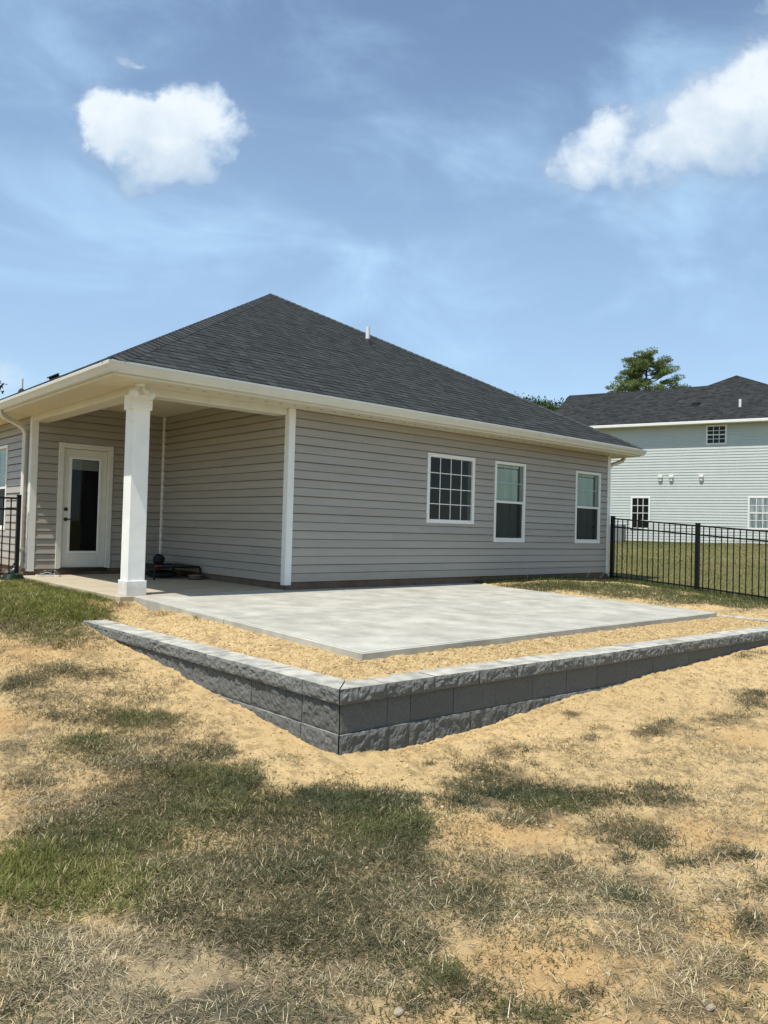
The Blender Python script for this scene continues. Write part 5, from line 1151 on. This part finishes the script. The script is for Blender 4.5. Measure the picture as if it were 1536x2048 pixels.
lawn(14000, -6.5, -2.5, .6, 6.5, (.03, .08), .006, 'green', [(.11, .14, .03), (.14, .165, .04), (.085, .11, .03)], .7, .1)
SC = [(.52, .42, .24), (.36, .28, .16), (.22, .165, .09), (.15, .11, .065), (.60, .52, .34)]; OC = [(.095, .11, .04), (.12, .125, .045), (.085, .08, .036)]
lawn(70000, -6.3, -3.25, -5.8, -.4, (.02, .06), .0034, 'straw', SC, 1.3, .44); lawn(30000, -6.3, -3.3, -5.8, -.2, (.02, .045), .0034, 'green', OC, .9, .50)
lawn(48000, -3.6, 3.0, -8.9, -6.25, (.02, .07), .0032, 'straw', SC, 1.35, .44); lawn(16000, -3.6, 3.0, -8.9, -6.2, (.015, .04), .0034, 'green', OC, .9, .56)
lawn(70000, -6.2, -3.0, -8.9, -5.3, (.018, .045), .0032, 'green', [(.085, .10, .034), (.115, .125, .042), (.07, .068, .030), (.14, .145, .05)], .9, .40)
lawn(16000, -1.0, 6.0, -7.5, -5.7, (.02, .06), .004, 'straw', SC, 1.3, .48)
for key, matl, nm, lab in (('green', GRASS, 'grass', 'patchy green and olive grass growing across the yard'), ('straw', STRAW, 'dry_grass', 'dead straw coloured grass lying on the bare soil')):
    A = [np.concatenate([a[i] for a in acc[key]]) for i in range(7)]
    blade_mesh(nm, *A, matl, lab)
    print(nm, len(A[0]))
# clods of dirt on the raked bed and around the wall
bm = bmesh.new(); bmesh.ops.create_icosphere(bm, subdivisions=1, radius=1); ICO = np.array([v.co[:] for v in bm.verts]); ICF = np.array([[v.index for v in f.verts] for f in bm.faces]); bm.free()
def scatter_lumps(name, x, y, r, matl, cols, label, cname='soil'):
    n = len(x); nv = len(ICO)
    jit = 1+RNG.uniform(-.5, .5, (n, nv, 1)); sc = .8*np.stack([r*RNG.uniform(.8, 1.35, n), r*RNG.uniform(.8, 1.35, n), r*RNG.uniform(.5, .85, n)], -1)[:, None, :]
    V = ICO[None]*jit*sc; a = RNG.random(n)*2*np.pi; c, s = np.cos(a)[:, None], np.sin(a)[:, None]
    V = np.stack([V[..., 0]*c-V[..., 1]*s, V[..., 0]*s+V[..., 1]*c, V[..., 2]], -1)
    V += np.stack([x, y, gz_at(x, y)+r*.22], -1)[:, None, :]
    F = (ICF[None]+(np.arange(n)*nv)[:, None, None]).reshape(-1, 3)
    o = np_mesh(name, V.reshape(-1, 3), F.ravel(), np.arange(len(F))*3, None, matl, np.repeat(cols, nv, 0), cname, False, None, (float(x.mean()), float(y.mean()), -.4)); return tag(o, label, kind='stuff')
def lumps(n, x0, x1, y0, y1, r0, sg, rmax):
    x = RNG.uniform(x0, x1, n); y = RNG.uniform(y0, y1, n); k = ~in_house(x, y); return x[k], y[k], np.minimum(np.exp(RNG.normal(math.log(r0), sg, int(k.sum()))), rmax)
parts_ = [lumps(14000, -2.95, -2.2, -5.0, .0, .0036, .5, .016), lumps(24000, -2.9, 4.7, -5.2, -4.35, .0042, .5, .018), lumps(12000, -4.3, -2.9, -6.4, -.8, .0034, .55, .014), lumps(17000, -3.2, 4.5, -6.6, -5.1, .0036, .55, .016), lumps(9000, -6.2, -1.0, -8.8, -5.5, .0024, .45, .008), lumps(3000, 4.0, 7.5, -4.5, -.5, .006, .5, .018)]
X = np.concatenate([p[0] for p in parts_]); Y = np.concatenate([p[1] for p in parts_]); Rr = np.concatenate([p[2] for p in parts_])
k = RNG.random(len(X)) > patch_cover(X, Y)*.95; X, Y, Rr = X[k], Y[k], Rr[k]
cc = sand*RNG.uniform(.55, 1.08, len(X))[:, None]
scatter_lumps('dirt_clods', X, Y, Rr, CLOD, cc, 'small dirt clods scattered over the raked soil')
# pale rocks lying about, each its own thing
for (rx, ry, rr) in [r_ for r_ in ROCKS if r_[2] > .0085]:
    n = 3
    bm = bmesh.new(); bmesh.ops.create_icosphere(bm, subdivisions=2, radius=1); q = RNG.uniform(0, 50)
    sx, sy, sz_ = rr*RNG.uniform(.9, 1.5), rr*RNG.uniform(.7, 1.1), rr*RNG.uniform(.5, .8); z0 = float(gz_at(rx, ry))+sz_*.35
    vs = []
    for v in bm.verts:
        f = 1+.55*(float(vnoise(v.co.x*1.6+q, v.co.y*1.6, v.co.z*1.6))-.5); vs.append((rx+v.co.x*sx*f, ry+v.co.y*sy*f, z0+v.co.z*sz_*f))
    fs = [tuple(v.index for v in f.verts) for f in bm.faces]; bm.free()
    m = MB(); m.add(vs, fs); tag(m.build('rock', PEBBLE, None, loc=(rx, ry, z0)), 'small pale rock lying loose on the dirt in the yard', 'rock', 'pale rocks loose in the yard')
# dry weed stalks by the foundation
for (x, y, h, a) in ((5.35, -.16, .42, -.5), (7.30, -.14, .26, .35), (7.75, -.15, .20, .6)):
    z = float(gz_at(x, y)); m = MB(); m.tube([(x, y, z-.01), (x+a*.06, y-.02, z+h*.4), (x+a*.22, y-.03, z+h*.8), (x+a*.42, y-.05, z+h)], [.004, .0035, .003, .002], 5)
    for q in (.45, .62, .8): m.tube([(x+a*.25*q, y-.03, z+h*q), (x+a*.25*q+.03, y-.05, z+h*q+.03)], [.002, .003], 4)
    tag(m.build('weed_stalk', PALESTALK, None, loc=(x, y, z)), {0.42: 'tallest pale dry weed stalk leaning against the siding', .26: 'middle pale weed stalk standing below the narrow end window', .20: 'shortest pale weed stalk closest to the fence post'}[h], 'weed')
scene.render.film_transparent = False
scene.cycles.max_bounces = 8; scene.cycles.transparent_max_bounces = 12
